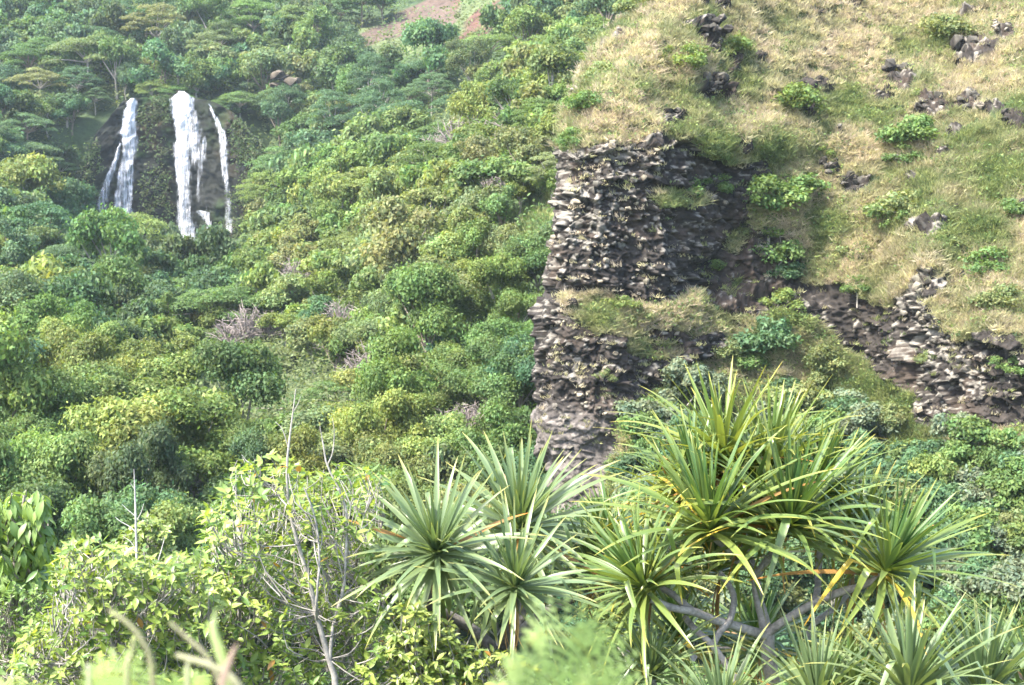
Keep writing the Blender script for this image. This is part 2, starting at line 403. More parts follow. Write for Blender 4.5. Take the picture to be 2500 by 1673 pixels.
# small outcrops break through the grass
OUTP = [(1730, 82, 36), (1737, 126, 20), (2378, 118, 46), (2452, 82, 22), (2205, 196, 40), (2160, 240, 24), (2278, 262, 38), (2372, 256, 38), (2424, 274, 28), (2478, 296, 28), (1645, 288, 26), (1735, 212, 34), (1838, 420, 40), (2024, 415, 24), (2080, 452, 34), (2262, 556, 30), (1764, 6, 20), (2075, 6, 26), (2270, 690, 40)]
oc = np.zeros(HPXf.shape)
for ax_, ay_, ar_ in OUTP: oc = np.maximum(oc, sstep(1.15, .55, np.hypot((HPXf - ax_) / 1.25, (HPYf - ay_) / .8) / ar_ + (fbm(flat * .7, 3, 93).reshape(HPXf.shape) - .5) * 1.6))
oc = oc.reshape(-1)
oc = np.maximum(oc, sstep(.70, .76, fbm(flat * .42 + 9, 3, 91)) * (HPYf < 950).reshape(-1)) * (1 - rf)
disp = disp + oc * ((id2 - .3) * .8 + tl2 * .6 + tl1 * .5 + .25)
fade = np.ones(HP.shape[:2]); fade[:, :nbk] = np.interp(k_[1:, 0, 0][::-1], [0, .02, .12], [.9, .6, .25])[None]
disp = disp * fade.reshape(-1)
HPd = flat + Nn.reshape(-1, 3) * disp[:, None]
rf2 = np.maximum(rf, oc)
# colours: grey-brown basalt with pale lichen, painted paler on the sunlit left, rust, straw grass, green herbs
n1 = fbm(flat * .5, 4, 101); n2 = fbm(flat * 1.7, 3, 111); n3 = fbm(flat * .12, 3, 121)
nd_ = normals(HPd.reshape(HP.shape)).reshape(-1, 3)
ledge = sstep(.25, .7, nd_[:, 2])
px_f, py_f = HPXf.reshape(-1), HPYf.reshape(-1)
thr = np.interp(px_f, [1300, 1470, 1560, 1700, 1760, 2180, 2230, 2350, 2500], [.60, .68, .78, .84, .86, .90, .62, .70, .80]) - .12 * sstep(420, 350, py_f) * (px_f < 1720) + .16 * sstep(.46, .58, n3) + .34 * (fbm(np.stack([flat[:, 0] * .12, flat[:, 1] * .12, strat[:, 2] * .55], -1), 3, 141) - .5) + .06 - .10 * ledge  # lichen flecks, denser on the sunlit left and sparser right: light put into colour
lich_sunlit = sstep(-.03, .05, id3 * .62 + n2 * .38 + .10 - thr) * (.55 + .45 * ledge)
basalt = np.array([.028, .0235, .020])[None] * (.5 + .8 * id3)[:, None]
basalt = basalt + np.array([.016, .010, .006]) * sstep(.5, .66, fbm(flat * .3 + 5, 3, 131))[:, None]
leftish = sstep(1760, 1480, HPXf).reshape(-1) + sstep(2200, 2260, HPXf).reshape(-1)
rc = basalt * (1 - lich_sunlit * .95)[:, None] + np.array([.175, .16, .135])[None] * (.6 + .6 * n1)[:, None] * (lich_sunlit * .95)[:, None]
rc = rc * (1 - tuff * .7)[:, None] + (np.array([.115, .10, .09]) * (.6 + .8 * n1)[:, None]) * (tuff * .7)[:, None]
gm = sstep(.42, .60, n3 * .5 + n1 * .5)
gc = np.array([.125, .105, .06])[None] * (1 - gm)[:, None] + np.array([.06, .085, .032])[None] * gm[:, None]
lowgreen = sstep(900, 1080, HPYf).reshape(-1)
gc = gc * (1 - .7 * lowgreen)[:, None] + np.array([.05, .085, .028]) * (.7 * lowgreen)[:, None]
gc *= (.55 + .7 * n2)[:, None]
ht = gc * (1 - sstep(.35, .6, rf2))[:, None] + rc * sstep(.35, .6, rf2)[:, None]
hr, hc = HP.shape[:2]; idx = np.arange(hr * hc).reshape(hr, hc)
hf = np.stack([idx[1:, :-1], idx[1:, 1:], idx[:-1, 1:], idx[:-1, :-1]], -1).reshape(-1, 4)
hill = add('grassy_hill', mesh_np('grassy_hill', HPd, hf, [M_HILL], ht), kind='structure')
HG = HPd.reshape(hr, hc, 3); HR = rf2.reshape(hr, hc); HN = Nn
def hill_at(px, py):
    """nearest built point of the hill at a place in the photograph"""
    r = int(np.argmin(abs(LS - py))); c = int(np.argmin(abs(HPX[r] - px)))
    return Vector(HG[r, nbk + c]), Vector(HN[r, nbk + c]), HR[r, nbk + c]
HILL_Y = HY
def hill_hides(px, py, Y):
    px = np.asarray(px, float); py = np.asarray(py, float)
    rr = np.clip(np.searchsorted(LS, py), 0, len(LS) - 1)
    lx = Lx[rr]; out = np.zeros(px.shape, bool)
    ok = px > lx
    cc = np.clip(np.searchsorted(uu, (px - lx) / (2800 - lx)), 0, len(uu) - 1)
    out[ok] = HY[rr[ok], cc[ok]] < Y[ok] + 1
    return out
# ------------------------------------------------------------------ the wet rock wall behind the falls, and the three falls
def grid_faces(a, b):
    i = np.arange(a * b).reshape(a, b)
    return np.stack([i[1:, :-1], i[1:, 1:], i[:-1, 1:], i[:-1, :-1]], -1).reshape(-1, 4)
WX = np.arange(185, 690, 3.5); WV = np.linspace(0, 1, 110)
rim = np.interp(WX, [185, 230, 300, 330, 420, 470, 520, 560, 610, 650, 690], [470, 330, 246, 240, 232, 238, 248, 270, 330, 400, 470])
wpx = np.repeat(WX[None], len(WV), 0); wpy = 620 + (rim[None] - 620) * WV[:, None]
wY = 393.5 - 10 * np.clip((wpx - 420) / 230, -1.2, 1.2) ** 2 + 6 * ((620 - wpy) / 380)
def wallY(px, py): return 393.5 - 10 * np.clip((px - 420) / 230, -1.2, 1.2) ** 2 + 6 * ((620 - py) / 380)
wp = P(wpx, wpy, wY); wf = wp.reshape(-1, 3)
_, _, wi = voro(wf / np.array([5, 5, 2.6]), 5); _, _, wj = voro(wf / np.array([1.8, 1.8, .9]), 6)
wd_ = (wi - .5) * 1.1 + (wj - .5) * .5 + (fbm(wf * .12, 3, 8) - .5) * 3
wf2 = wf.copy(); wf2[:, 1] -= wd_
back = wf.reshape(wp.shape)[-1].copy(); back[:, 1] += 22; back[:, 2] -= 1.5
wf2 = np.concatenate([wf2, back])
mossn = sstep(.46, .60, fbm(wf * .10 + 3, 4, 12)) * sstep(.3, .7, fbm(wf * .6, 3, 13))
mz = np.interp(wpx.reshape(-1), [200, 330, 345, 410, 425, 505, 560, 640], [.2, .2, 1, 1, .1, .15, .7, .8])
wt = np.array([.010, .011, .009])[None] * (.6 + .9 * wj)[:, None]
wt = wt * (1 - (mossn * mz))[:, None] + np.array([.028, .055, .014])[None] * (mossn * mz)[:, None]
brn = sstep(.52, .62, fbm(wf * .13 + 31, 3, 14)) * mz
wt = wt * (1 - brn * .6)[:, None] + np.array([.035, .026, .014])[None] * (brn * .6)[:, None]
wt = np.concatenate([wt, np.tile([.03, .05, .018], (len(back), 1))])
nwx = len(WX)
M_WET = tinted_material('wet_basalt', .8, 1.2, .4, .2, .12)
add('falls_cliff', mesh_np('falls_cliff', wf2, grid_faces(len(WV) + 1, nwx), [M_WET], wt), kind='structure')

def water_material():
    m, t = mat('falling_water'); L = t.links.new
    uv = N(t, 'ShaderNodeUVMap', uv_map='uv'); sx = N(t, 'ShaderNodeSeparateXYZ'); L(uv.outputs[0], sx.inputs[0])
    def noise(su, sv, det, off):
        mp = N(t, 'ShaderNodeMapping'); mp.inputs['Scale'].default_value = (su, sv, 1); mp.inputs['Location'].default_value = (off, off, 0)
        n = N(t, 'ShaderNodeTexNoise'); n.inputs['Scale'].default_value = 1; n.inputs['Detail'].default_value = det; n.inputs['Roughness'].default_value = .6; n.inputs['Distortion'].default_value = .4
        L(uv.outputs[0], mp.inputs[0]); L(mp.outputs[0], n.inputs['Vector']); return n
    a = noise(1.3, .10, 6, 0); b = noise(3.2, .35, 4, 5.)
    ad = N(t, 'ShaderNodeMath', operation='MULTIPLY_ADD'); L(b.outputs[0], ad.inputs[0]); ad.inputs[1].default_value = .8; L(a.outputs[0], ad.inputs[2])
    den = N(t, 'ShaderNodeAttribute', attribute_name='tint')        # red channel: how much water runs here
    sr = N(t, 'ShaderNodeSeparateColor'); L(den.outputs['Color'], sr.inputs[0])
    s = N(t, 'ShaderNodeMath', operation='ADD'); L(ad.outputs[0], s.inputs[0]); L(sr.outputs[0], s.inputs[1])
    mr = N(t, 'ShaderNodeMapRange'); mr.inputs[1].default_value = 1.24; mr.inputs[2].default_value = 1.95; mr.inputs[3].default_value = 0; mr.inputs[4].default_value = 1
    L(s.outputs[0], mr.inputs[0])
    p = N(t, 'ShaderNodeBsdfPrincipled'); p.inputs['Base Color'].default_value = (.56, .58, .63, 1); p.inputs['Roughness'].default_value = .6
    L(mr.outputs[0], p.inputs['Alpha'])
    o = N(t, 'ShaderNodeOutputMaterial'); L(p.outputs[0], o.inputs[0]); return m
M_WATER = water_material()
rw = np.random.RandomState(5)
def strand(name, parent, rows, dens, off=1.6, seed=0, edge=.5):
    """rows: (py, left px, right px); dens: (py, density) - a curtain of water hugging the wall, thrown clear of each ledge"""
    rows = np.array(rows, float); py = np.arange(rows[0, 0], rows[-1, 0], 2.0)
    l = np.interp(py, rows[:, 0], rows[:, 1]); r = np.interp(py, rows[:, 0], rows[:, 2])
    jl = (fbm(np.stack([py / 9, py * 0 + seed, py * 0], -1), 3, 3) - .5) * 7; jr = (fbm(np.stack([py / 9, py * 0 + seed + 9, py * 0], -1), 3, 4) - .5) * 7
    mid_ = (l + r) / 2; l = mid_ + (l - mid_) * 1.25; r = mid_ + (r - mid_) * 1.25
    n = 15; u = np.linspace(0, 1, n)
    gx_ = (l + jl)[:, None] + u[None] * (r + jr - l - jl)[:, None]; gy_ = np.repeat(py[:, None], n, 1)
    p = P(gx_, gy_, wallY(gx_, gy_) - off)
    q = p.reshape(-1, 3)
    bul = (fbm(q * np.array([.55, .1, .35]), 4, 40 + seed) - .5) * 2.2 + np.sin(np.pi * np.tile(u, len(py))) * .7
    q = q.copy(); q[:, 1] -= bul
    dens = [(k[0], k[1] * .72 if k[1] > .7 else k[1] * 1.0) for k in dens]
    d = np.interp(gy_, [k[0] for k in dens], [k[1] for k in dens])
    ed = np.minimum(u, 1 - u)[None] * 2
    d = d + edge * (np.clip(ed * 2.2, 0, 1) - 1)
    uvw = np.stack([p[..., 0], p[..., 2]], -1).reshape(-1, 2) + seed * 7
    o = add(name, mesh_np(name, q, grid_faces(len(py), n), [M_WATER], np.stack([d.ravel()] * 3, -1), uv=uvw, smooth=True), parent)
    o.location = -parent.location
    return o
f = thing('waterfall', 'left waterfall, a white ribbon with a thin side strand fanning out to its left', 'waterfall', VP(320, 245, 396), 'waterfalls down the dark wall')
strand('water_curtain', f, [(240, 318, 330), (250, 312, 334), (284, 303, 333), (327, 294, 334), (353, 300, 333), (379, 297, 332), (417, 289, 329), (455, 284, 326), (500, 276, 326), (570, 264, 322)], [(240, 1.1), (360, 1.0), (420, .85), (570, .6)], 1.6, 1)
strand('water_strand', f, [(350, 292, 299), (373, 284, 294), (411, 267, 285), (447, 252, 272), (485, 240, 266), (526, 228, 259), (575, 222, 252)], [(350, .85), (450, .8), (575, .72)], 1.3, 2, .4)
strand('water_spray', f, [(284, 292, 312), (340, 282, 312), (420, 262, 300), (500, 246, 290), (560, 236, 284)], [(284, .2), (400, .28), (560, .2)], 1.0, 3, .2)
f = thing('waterfall', 'broad main waterfall in the middle, falling white and unbroken to the trees', 'waterfall', VP(445, 228, 398), 'waterfalls down the dark wall')
strand('water_curtain', f, [(223, 436, 450), (241, 420, 468), (270, 422, 467), (289, 425, 462), (302, 428, 459), (343, 431, 458), (352, 426, 460), (404, 425, 465), (455, 429, 467), (506, 432, 470), (590, 430, 484)], [(223, 1.15), (350, 1.1), (450, .8), (520, .72), (590, .66)], 1.8, 4)
strand('water_core', f, [(340, 432, 456), (420, 432, 452), (500, 438, 458), (585, 446, 462)], [(340, .8), (590, .75)], 2.2, 9)
strand('water_veil', f, [(243, 458, 472), (262, 455, 475), (282, 454, 481), (310, 454, 491), (345, 455, 501), (383, 460, 504), (420, 466, 504), (455, 472, 506), (500, 476, 511), (560, 472, 525)], [(243, .75), (345, .72), (370, .55), (420, .32), (560, .22)], 1.2, 5, .3)
strand('water_spill', f, [(514, 480, 488), (518, 482, 508), (530, 492, 514), (550, 505, 519), (585, 506, 524)], [(514, .7), (530, .55), (585, .6)], 2.0, 6, .3)
f = thing('waterfall', 'thinnest waterfall, a slender strand slanting down the wall right of the broad one', 'waterfall', VP(510, 256, 399), 'waterfalls down the dark wall')
strand('water_curtain', f, [(254, 508, 513), (275, 515, 524), (292, 521, 533), (322, 533, 551), (345, 535, 555), (353, 536, 556), (399, 539, 556), (430, 544, 559), (480, 550, 564), (570, 552, 572)], [(254, .85), (340, .8), (420, .75), (450, .5), (570, .45)], 1.5, 7, .35)
# ------------------------------------------------------------------ trees of the valley
rng = np.random.RandomState(11)
def unit(v): return v / (np.linalg.norm(v, axis=-1, keepdims=True) + 1e-9)
def leaf_faces(c, n, size, r, asp=.5):
    """a folded diamond leaf (two triangles) at each centre c facing n"""
    k = len(c)
    t = unit(np.cross(n, unit(r.normal(size=(k, 3))))); b = np.cross(n, t)
    s = size[:, None]
    V = np.stack([c - t * s, c + b * s * asp + n * s * .12, c + t * s, c - b * s * asp + n * s * .12], 1).reshape(-1, 3)
    F = (np.arange(k)[:, None] * 4 + np.array([0, 1, 2, 3])[None])
    return V, F
def crown_mesh(name, seed, RX, H, nclump, nleaf, lsize, base, flat=False, material=None, gap=0.0, up=.5, hole=.55):
    """crown of many leaf clumps on a dome; the origin is the foot of the trunk, the crown sits from base to base+H"""
    r = np.random.RandomState(seed)
    nl_ = r.randint(4, 8); la = np.arange(nl_) * 6.283 / nl_ + r.uniform(-.5, .5, nl_)
    lo = np.stack([np.cos(la), np.sin(la), np.zeros(nl_)], -1) * r.uniform(.35, .82, (nl_, 1)); lo[:, 2] = r.uniform(-.35, .6, nl_); lo[0] = [r.uniform(-.2, .2), r.uniform(-.2, .2), r.uniform(.4, .85)]
    lr = r.uniform(.26, .52, nl_)
    d = unit(r.normal(size=(nclump * 3, 3))); d = d[d[:, 2] > -.35][:nclump]; n_ = len(d)
    li_ = r.randint(nl_, size=n_); q = lo[li_] + d * lr[li_][:, None] * r.uniform(hole, 1.0, n_)[:, None] ** .7
    cc = q * np.array([RX * .85, RX * .85, H * .48]) + np.array([0, 0, base + H * .45])
    cr = r.uniform(.09, .27, n_) * RX
    V = []; F = []; T = []; off = 0
    for i in range(n_):
        m = int(nleaf * (cr[i] / (.21 * RX)) ** 2) + 8
        dd = unit(r.normal(size=(m, 3)) + np.array([0, 0, .35]))
        rr = cr[i] * r.uniform(.5, 1.15, m) * np.where(r.rand(m) < .10, 1.5, 1)
        sq = np.array([1.15, 1.15, .75])
        p = cc[i] + dd * rr[:, None] * sq
        nn = unit(dd * .8 + np.array([0, 0, up]) + r.normal(size=(m, 3)) * .6)
        v, f = leaf_faces(p, nn, lsize * r.uniform(.6, 1.25, m), r)
        tv = r.uniform(.70, 1.28) * r.uniform(.72, 1.28, m)
        hue = r.uniform(-.12, .16, m) + r.uniform(-.08, .10)
        tc = np.stack([tv * (1 + hue), tv, tv * (1 - hue * .6)], -1)
        V.append(v); F.append(f + off); T.append(np.repeat(tc, 4, 0)); off += len(v)
    return mesh_np(name, np.concatenate(V), np.concatenate(F), [material or M_LEAF], np.concatenate(T)), cc
def flat_crown(name, seed, RX, H, npad, nleaf, lsize, base):
    """layered, flat-topped crown: thin leafy pads at different levels of a shallow umbrella"""
    r = np.random.RandomState(seed); V = []; F = []; T = []; off = 0; cc = []
    for i in range(npad):
        a = i * 2.4 + r.uniform(-.4, .4); q = math.sqrt((i + .6) / npad) * r.uniform(.85, 1.05)
        z = base + H * (1 - .75 * q ** 1.6) + r.uniform(-.12, .12) * H - (.28 * H if r.rand() < .3 else 0)
        c = np.array([math.cos(a) * q * RX * .85, math.sin(a) * q * RX * .85, z]); cc.append(c)
        pr = RX * r.uniform(.22, .36); m = int(nleaf * r.uniform(.8, 1.2))
        rr = np.sqrt(r.uniform(0, 1, m)) * pr; th = r.uniform(0, 6.283, m)
        p = c + np.stack([np.cos(th) * rr, np.sin(th) * rr, -.22 * pr * (rr / pr) ** 2 + r.normal(size=m) * .055 * pr], -1)
        nn = unit(np.stack([np.cos(th) * .3, np.sin(th) * .3, np.ones(m)], -1) + r.normal(size=(m, 3)) * .4)
        v, f = leaf_faces(p, nn, lsize * r.uniform(.6, 1.2, m), r)
        tv = r.uniform(.82, 1.18) * r.uniform(.75, 1.25, m); hue = r.uniform(-.1, .12, m)
        V.append(v); F.append(f + off); T.append(np.repeat(np.stack([tv * (1 + hue), tv, tv * (1 - hue)], -1), 4, 0)); off += len(v)
    return mesh_np(name, np.concatenate(V), np.concatenate(F), [M_LEAF], np.concatenate(T)), np.array(cc)
def trunk_mesh(name, seed, base, cc, r0, nl=7, tint=(1, 1, 1)):
    r = random.Random(seed); b = Bag()
    j = Vector((r.uniform(-.3, .3), r.uniform(-.3, .3), base * .8 + .4))
    V, F = tube([(0, 0, -1.2), (r.uniform(-.15, .15), 0, base * .35), j], [r0 * 1.25, r0, r0 * .8], 7); b.put(V, F)
    for c in r.sample(list(range(len(cc))), min(nl, len(cc))):
        e = Vector(cc[c]); m = j.lerp(e, .5) + Vector((r.uniform(-.4, .4), r.uniform(-.4, .4), r.uniform(-.1, .5)))
        V, F = tube([j, m, e], [r0 * .55, r0 * .35, r0 * .12], 5); b.put(V, F)
    return b.mesh(name, M_BARK, True)
M_TWIG = tinted_material('dry_twig', .9, 0)
def twig_mesh(name, seed, n, R_, H, leaves=0):
    """a leafless crown of fine twigs"""
    r = random.Random(seed); b = Bag()
    for i in range(n):
        a = r.uniform(0, 6.28); el = r.uniform(.25, 1.4)
        d = Vector((math.cos(a) * math.cos(el) * R_, math.sin(a) * math.cos(el) * R_, math.sin(el) * H))
        p0 = d * r.uniform(.12, .35); p1 = d * r.uniform(.7, 1.05) + Vector((r.uniform(-.3, .3), r.uniform(-.3, .3), r.uniform(-.2, .3))) * R_ * .4
        V, F = tube([p0, p0.lerp(p1, .5) + Vector((r.uniform(-.1, .1), r.uniform(-.1, .1), .1)) * R_ * .5, p1], [.05, .035, .015], 3)
        b.put(V, F, np.array([1, .97, .95]) * r.uniform(.6, 1.2))
        for k in range(3):
            q = p0.lerp(p1, r.uniform(.4, .95)); e = q + Vector((r.uniform(-1, 1), r.uniform(-1, 1), r.uniform(-.2, 1))) * R_ * .3
            V, F = tube([q, e], [.025, .01], 3); b.put(V, F, np.array([1, .97, .95]) * r.uniform(.6, 1.2))
    return b.mesh(name, M_TWIG)
PROTO = {}
for i in range(7):
    me, cc = crown_mesh('leafy_crown', 100 + i, 4.0, [5.2, 4.4, 6.2, 4.8, 5.6, 4.2, 5.0][i], [46, 38, 56, 44, 36, 50, 42][i], 150, .205, 2.2)
    PROTO['broad', i] = (me, trunk_mesh('trunk', i, 2.2, cc, .20), 4.0)
for i in range(4):
    me, cc = crown_mesh('leafy_crown', 200 + i, 4.0, 5.4, 56, 330, .145, 2.0)
    PROTO['near', i] = (me, trunk_mesh('trunk', 30 + i, 2.2, cc, .17), 4.0)
for i in range(4):
    me, cc = crown_mesh('dense_crown', 300 + i, 4.0, 5.8, 64, 170, .15, 1.8, hole=.7)
    PROTO['dense', i] = (me, trunk_mesh('trunk', 50 + i, 1.8, cc, .2), 4.0)
for i in range(5):
    me, cc = flat_crown('umbrella_crown', 400 + i, 7.0, [3.2, 2.6, 4.0, 3.4, 4.4][i], [26, 22, 30, 24, 28][i], 380, .19, 5.0)
    PROTO['flat', i] = (me, trunk_mesh('pale_trunk', 70 + i, 5.0, cc, .22, 12), 7.0)
for i in range(4):
    PROTO['dry', i] = (twig_mesh('twigs', 500 + i, 46, 2.0, 2.2), None, 2.0)
LOWPOLY = []
for i in range(4):
    me, cc = crown_mesh('low_crown', 600 + i, 4.0, 5.0, 34, 42, .34, 2.0)
    n = len(me.vertices); V = np.empty(n * 3, np.float32); me.vertices.foreach_get('co', V)
    T = np.empty(n * 4, np.float32); me.color_attributes['tint'].data.foreach_get('color', T)
    LOWPOLY.append((V.reshape(-1, 3), T.reshape(-1, 4)[:, :3])); bpy.data.meshes.remove(me)

# greens of the kinds of leaf (albedo)
C_LIGHT = np.array([.138, .190, .056]); C_MID = np.array([.085, .138, .044]); C_BLUE = np.array([.064, .118, .056]); C_DARK = np.array([.062, .098, .042]); C_OLIVE = np.array([.128, .158, .064]); C_GREY = np.array([.22, .19, .16])

def terrain_hidden(px, py, Y, z_top):
    """True where higher ground stands between the overlook and the crown top"""
    p = P(px, py, Y); out = np.zeros(len(px), bool)
    for k in np.linspace(.25, .97, 40):
        q = p * k
        q[:, 2] = z_top * k
        out |= (ground(q[:, 0], q[:, 1]) + 2.5 > q[:, 2]) & (q[:, 1] > 85)
    return out
# candidate sites on a jittered lattice over the ground
sites = []
for y0 in np.arange(92, 560, 1):
    pass
ys = [92.0]
while ys[-1] < 600: ys.append(ys[-1] + np.interp(ys[-1], [90, 250, 450], [3.7, 4.6, 6.6]))
for y0 in ys:
    sp = np.interp(y0, [90, 250, 450], [4.2, 5.2, 7.4])
    for x0 in np.arange(-.42 * y0 - 8, .42 * y0 + 8, sp):
        sites.append((x0 + rng.uniform(-.42, .42) * sp, y0 + rng.uniform(-.45, .45) * sp, sp))
S = np.array(sites); sz = ground(S[:, 0], S[:, 1])
spx, spy = proj(np.stack([S[:, 0], S[:, 1], sz + 4], -1))
sR = S[:, 2] * rng.uniform(.55, 1.08, len(S)) * np.where(rng.rand(len(S)) < .12, 1.35, 1)
keep = (spx > -140) & (spx < 2640) & (spy > -90) & (spy < 1560)
keep &= ~hill_hides(spx, spy - 20, S[:, 1])
keep &= ~(zone(spx, spy + 20, GRASSY) | zone(spx, spy - 30, GRASSY) | zone(spx, spy - 60, GRASSY[:1])) | (rng.rand(len(S)) < .08)
keep &= ~((spx > 820) & (spx < 1250) & (spy < 200) & (rng.rand(len(S)) < .6))
keep &= ~((spx > 940) & (spx < 1260) & (spy < 150) & (rng.rand(len(S)) < .7))
keep &= ~zone(spx, spy, SOIL)
yc_, wd_s = rim_line(S[:, 0]); alc = (S[:, 0] > -121) & (S[:, 0] < -72) & (abs(S[:, 1] - yc_) < 2)
keep &= ~alc
keep &= ~((S[:, 0] > -121) & (S[:, 0] < -70) & (S[:, 1] > 372) & (S[:, 1] < 402))
fl = (spx > 190) & (spx < 605) & (S[:, 1] > 290) & (S[:, 1] < 401)                # nothing tall in front of the falls
keep &= ~(fl & (spy < np.where(spx < 400, 600, 612)))
ctop = spy - sR * 1.45 / S[:, 1] * FPX
keep &= ~((spx > 190) & (spx < 615) & (S[:, 1] > 150) & (S[:, 1] < 402) & (spy < 720) & (ctop < np.where(spx > 400, 582, 560)))
S, sz, spx, spy, sR = S[keep], sz[keep], spx[keep], spy[keep], sR[keep]
hid = terrain_hidden(spx, spy, S[:, 1], sz + 6); S, sz, spx, spy, sR = S[~hid], sz[~hid], spx[~hid], spy[~hid], sR[~hid]

# the flat-topped and other named trees stand where the photograph shows them
FLAT = [  # (px, py of the crown's middle, Y, crown radius in m, shade, label)
    (298, 552, 332, 12.5, 'light', 'big flat-topped umbrella tree standing in front of the foot of the left waterfall'),
    (372, 208, 403.5, 5.5, 'light', 'pale thin-trunked umbrella tree on the lip between the left and the main waterfall'),
    (815, 215, 375, 8.0, 'blue', 'tall blue-green umbrella tree with a forked pale trunk on the slope right of the falls'),
    (930, 235, 365, 7.5, 'blue', 'blue-green umbrella tree below the bare red cut, second along from the falls'),
    (900, 180, 385, 7.0, 'blue', 'umbrella tree rising behind the two blue-green ones below the bare red cut'),
    (1040, 165, 390, 9.0, 'blue', 'dark broad umbrella tree just under the patch of red soil'),
    (825, 400, 325, 9.0, 'blue', 'flat dark umbrella tree on the crest of the bright green spur'),
    (985, 295, 335, 8.0, 'blue', 'layered umbrella tree above the black hollow in the woods'),
    (1060, 330, 318, 7.5, 'mid', 'umbrella tree close right of the black hollow in the woods'),
    (905, 290, 345, 7.0, 'blue', 'small layered umbrella tree left of the black hollow in the woods'),
    (1120, 250, 345, 7.0, 'blue', 'umbrella tree on the shaded slope right of the layered one'),
    (700, 190, 400, 6.5, 'blue', 'sparse umbrella tree over the dark ledge right of the falls'),
    (725, 35, 480, 9.0, 'blue', 'hazy umbrella tree near the top of the woods above the main waterfall'),
    (590, 25, 490, 8.0, 'blue', 'hazy umbrella tree at the very top of the picture above the falls'),
    (430, 70, 470, 9.0, 'light', 'pale hazy umbrella tree high above the left waterfall'),
    (560, 925, 196, 9.0, 'mid', 'wide flat umbrella tree low in the valley left of the grey dry bushes'),
    (700, 985, 168, 7.5, 'mid', 'flat yellowish umbrella tree right behind the bare tips of the tall leafy shrub'),
    (470, 985, 180, 6.5, 'mid', 'umbrella tree with drooping edge beside the wide flat one in the valley'),
    (640, 860, 205, 7.0, 'olive', 'umbrella tree under the grey dry bushes in the valley middle'),
    (830, 960, 165, 5.5, 'mid', 'small umbrella tree right of the bare tips of the tall leafy shrub'),
    (250, 640, 305, 7.5, 'mid', 'lower umbrella tree tucked under the big one by the left waterfall'),
    (390, 650, 300, 6.5, 'blue', 'umbrella tree under the right edge of the big one by the falls'),
]
DRY = [(1110, 355, 255, 4.0), (1160, 345, 250, 3.4), (1060, 375, 260, 3.0), (720, 690, 242, 3.6), (600, 820, 212, 3.8), (560, 835, 208, 3.0), (650, 815, 212, 3.0), (830, 790, 190, 2.8), (920, 910, 165, 3.4), (880, 920, 165, 2.6), (955, 600, 238, 2.8), (1100, 1065, 132, 2.2), (1205, 390, 232, 3.0), (905, 660, 222, 2.4), (1000, 555, 240, 2.6), (1190, 455, 215, 2.8), (1010, 690, 205, 2.2), (820, 855, 185, 2.4), (640, 730, 262, 2.8), (1330, 220, 262, 4.0), (1240, 320, 250, 3.0), (1090, 455, 228, 2.4), (1150, 1040, 133, 2.0)]
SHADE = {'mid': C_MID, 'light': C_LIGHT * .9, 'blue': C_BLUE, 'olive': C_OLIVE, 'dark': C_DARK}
free = np.ones(len(S), bool)
for px, py, Y, Rr, *_ in FLAT + DRY:
    rp = Rr / Y * FPX
    free &= ~((abs(spx - px) < rp * .75) & (abs(spy - py) < rp * .5) & (abs(S[:, 1] - Y) < 40))
S, sz, spx, spy, sR = S[free], sz[free], spx[free], spy[free], sR[free]
# how much of each crown shows: a coarse depth-sorted count
order = np.argsort(S[:, 1]); cov = np.zeros((180, 260), bool); shows = np.zeros(len(S))
for k in order:
    rp = sR[k] / S[k, 1] * FPX
    x0, x1 = int((spx[k] - rp * .85) / 10), int((spx[k] + rp * .85) / 10) + 1; y0, y1 = int((spy[k] - rp * .75) / 10), int((spy[k] + rp * .5) / 10) + 1
    x0, y0, x1, y1 = max(x0, 0), max(y0, 0), min(x1, 250), min(y1, 167)
    if x1 <= x0 or y1 <= y0: continue
    blk = cov[y0:y1, x0:x1]; shows[k] = (~blk).sum(); blk[:] = True
print('sites', len(S), 'showing', (shows > 0).sum(), (shows > 6).sum())

def woods_colour(px, py, Y, r):
    """which green grows where"""
    up = np.array([.0])
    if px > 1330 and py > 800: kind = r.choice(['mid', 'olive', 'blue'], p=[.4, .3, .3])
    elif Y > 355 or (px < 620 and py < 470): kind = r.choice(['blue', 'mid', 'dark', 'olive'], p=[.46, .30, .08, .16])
    elif 360 < px < 600 and 590 < py < 790: kind = r.choice(['dark', 'blue', 'mid'], p=[.45, .35, .2])  # dense dark trees, and the gully's shade put into darker leaf colours
    elif px < 330 and py < 720: kind = r.choice(['blue', 'mid', 'light'], p=[.4, .4, .2])
    elif px < 480: kind = r.choice(['light', 'mid', 'dark', 'blue'], p=[.46, .36, .08, .10])
    elif px > 1180 and py > 620: kind = r.choice(['blue', 'mid'], p=[.22, .78])
    else: kind = r.choice(['light', 'olive', 'mid', 'blue'], p=[.48, .22, .26, .04])
    return kind
LANDMARK = [('the left waterfall', 300, 400), ('the main waterfall', 445, 400), ('the thinnest waterfall', 545, 400), ('the big flat-topped umbrella tree', 298, 575), ('the bare red cut', 960, 70), ('the red soil patch', 1175, 55), ('the black hollow in the woods', 975, 355),
            ('the yellow grass strip', 1240, 600), ('the cliff edge', 1295, 760), ('the cliff foot', 1330, 1140), ('the bare shrub tips', 715, 1000), ('the grey dry bushes', 600, 820), ('the drooping big-leaved tree', 60, 1240), ('the dead sapling', 330, 1250), ('the top left corner', 0, 0), ('the lilac-grey thicket', 1120, 350),
            ('the grassy ridge line', 1420, 190), ('the lone pale umbrella tree', 372, 205), ('the wide flat valley tree', 560, 925), ('the blue-green pandanus rosette', 1072, 1355), ('the dark ledge', 700, 197), ('the flat spur-crest tree', 825, 400), ('the left picture edge', 0, 780)]
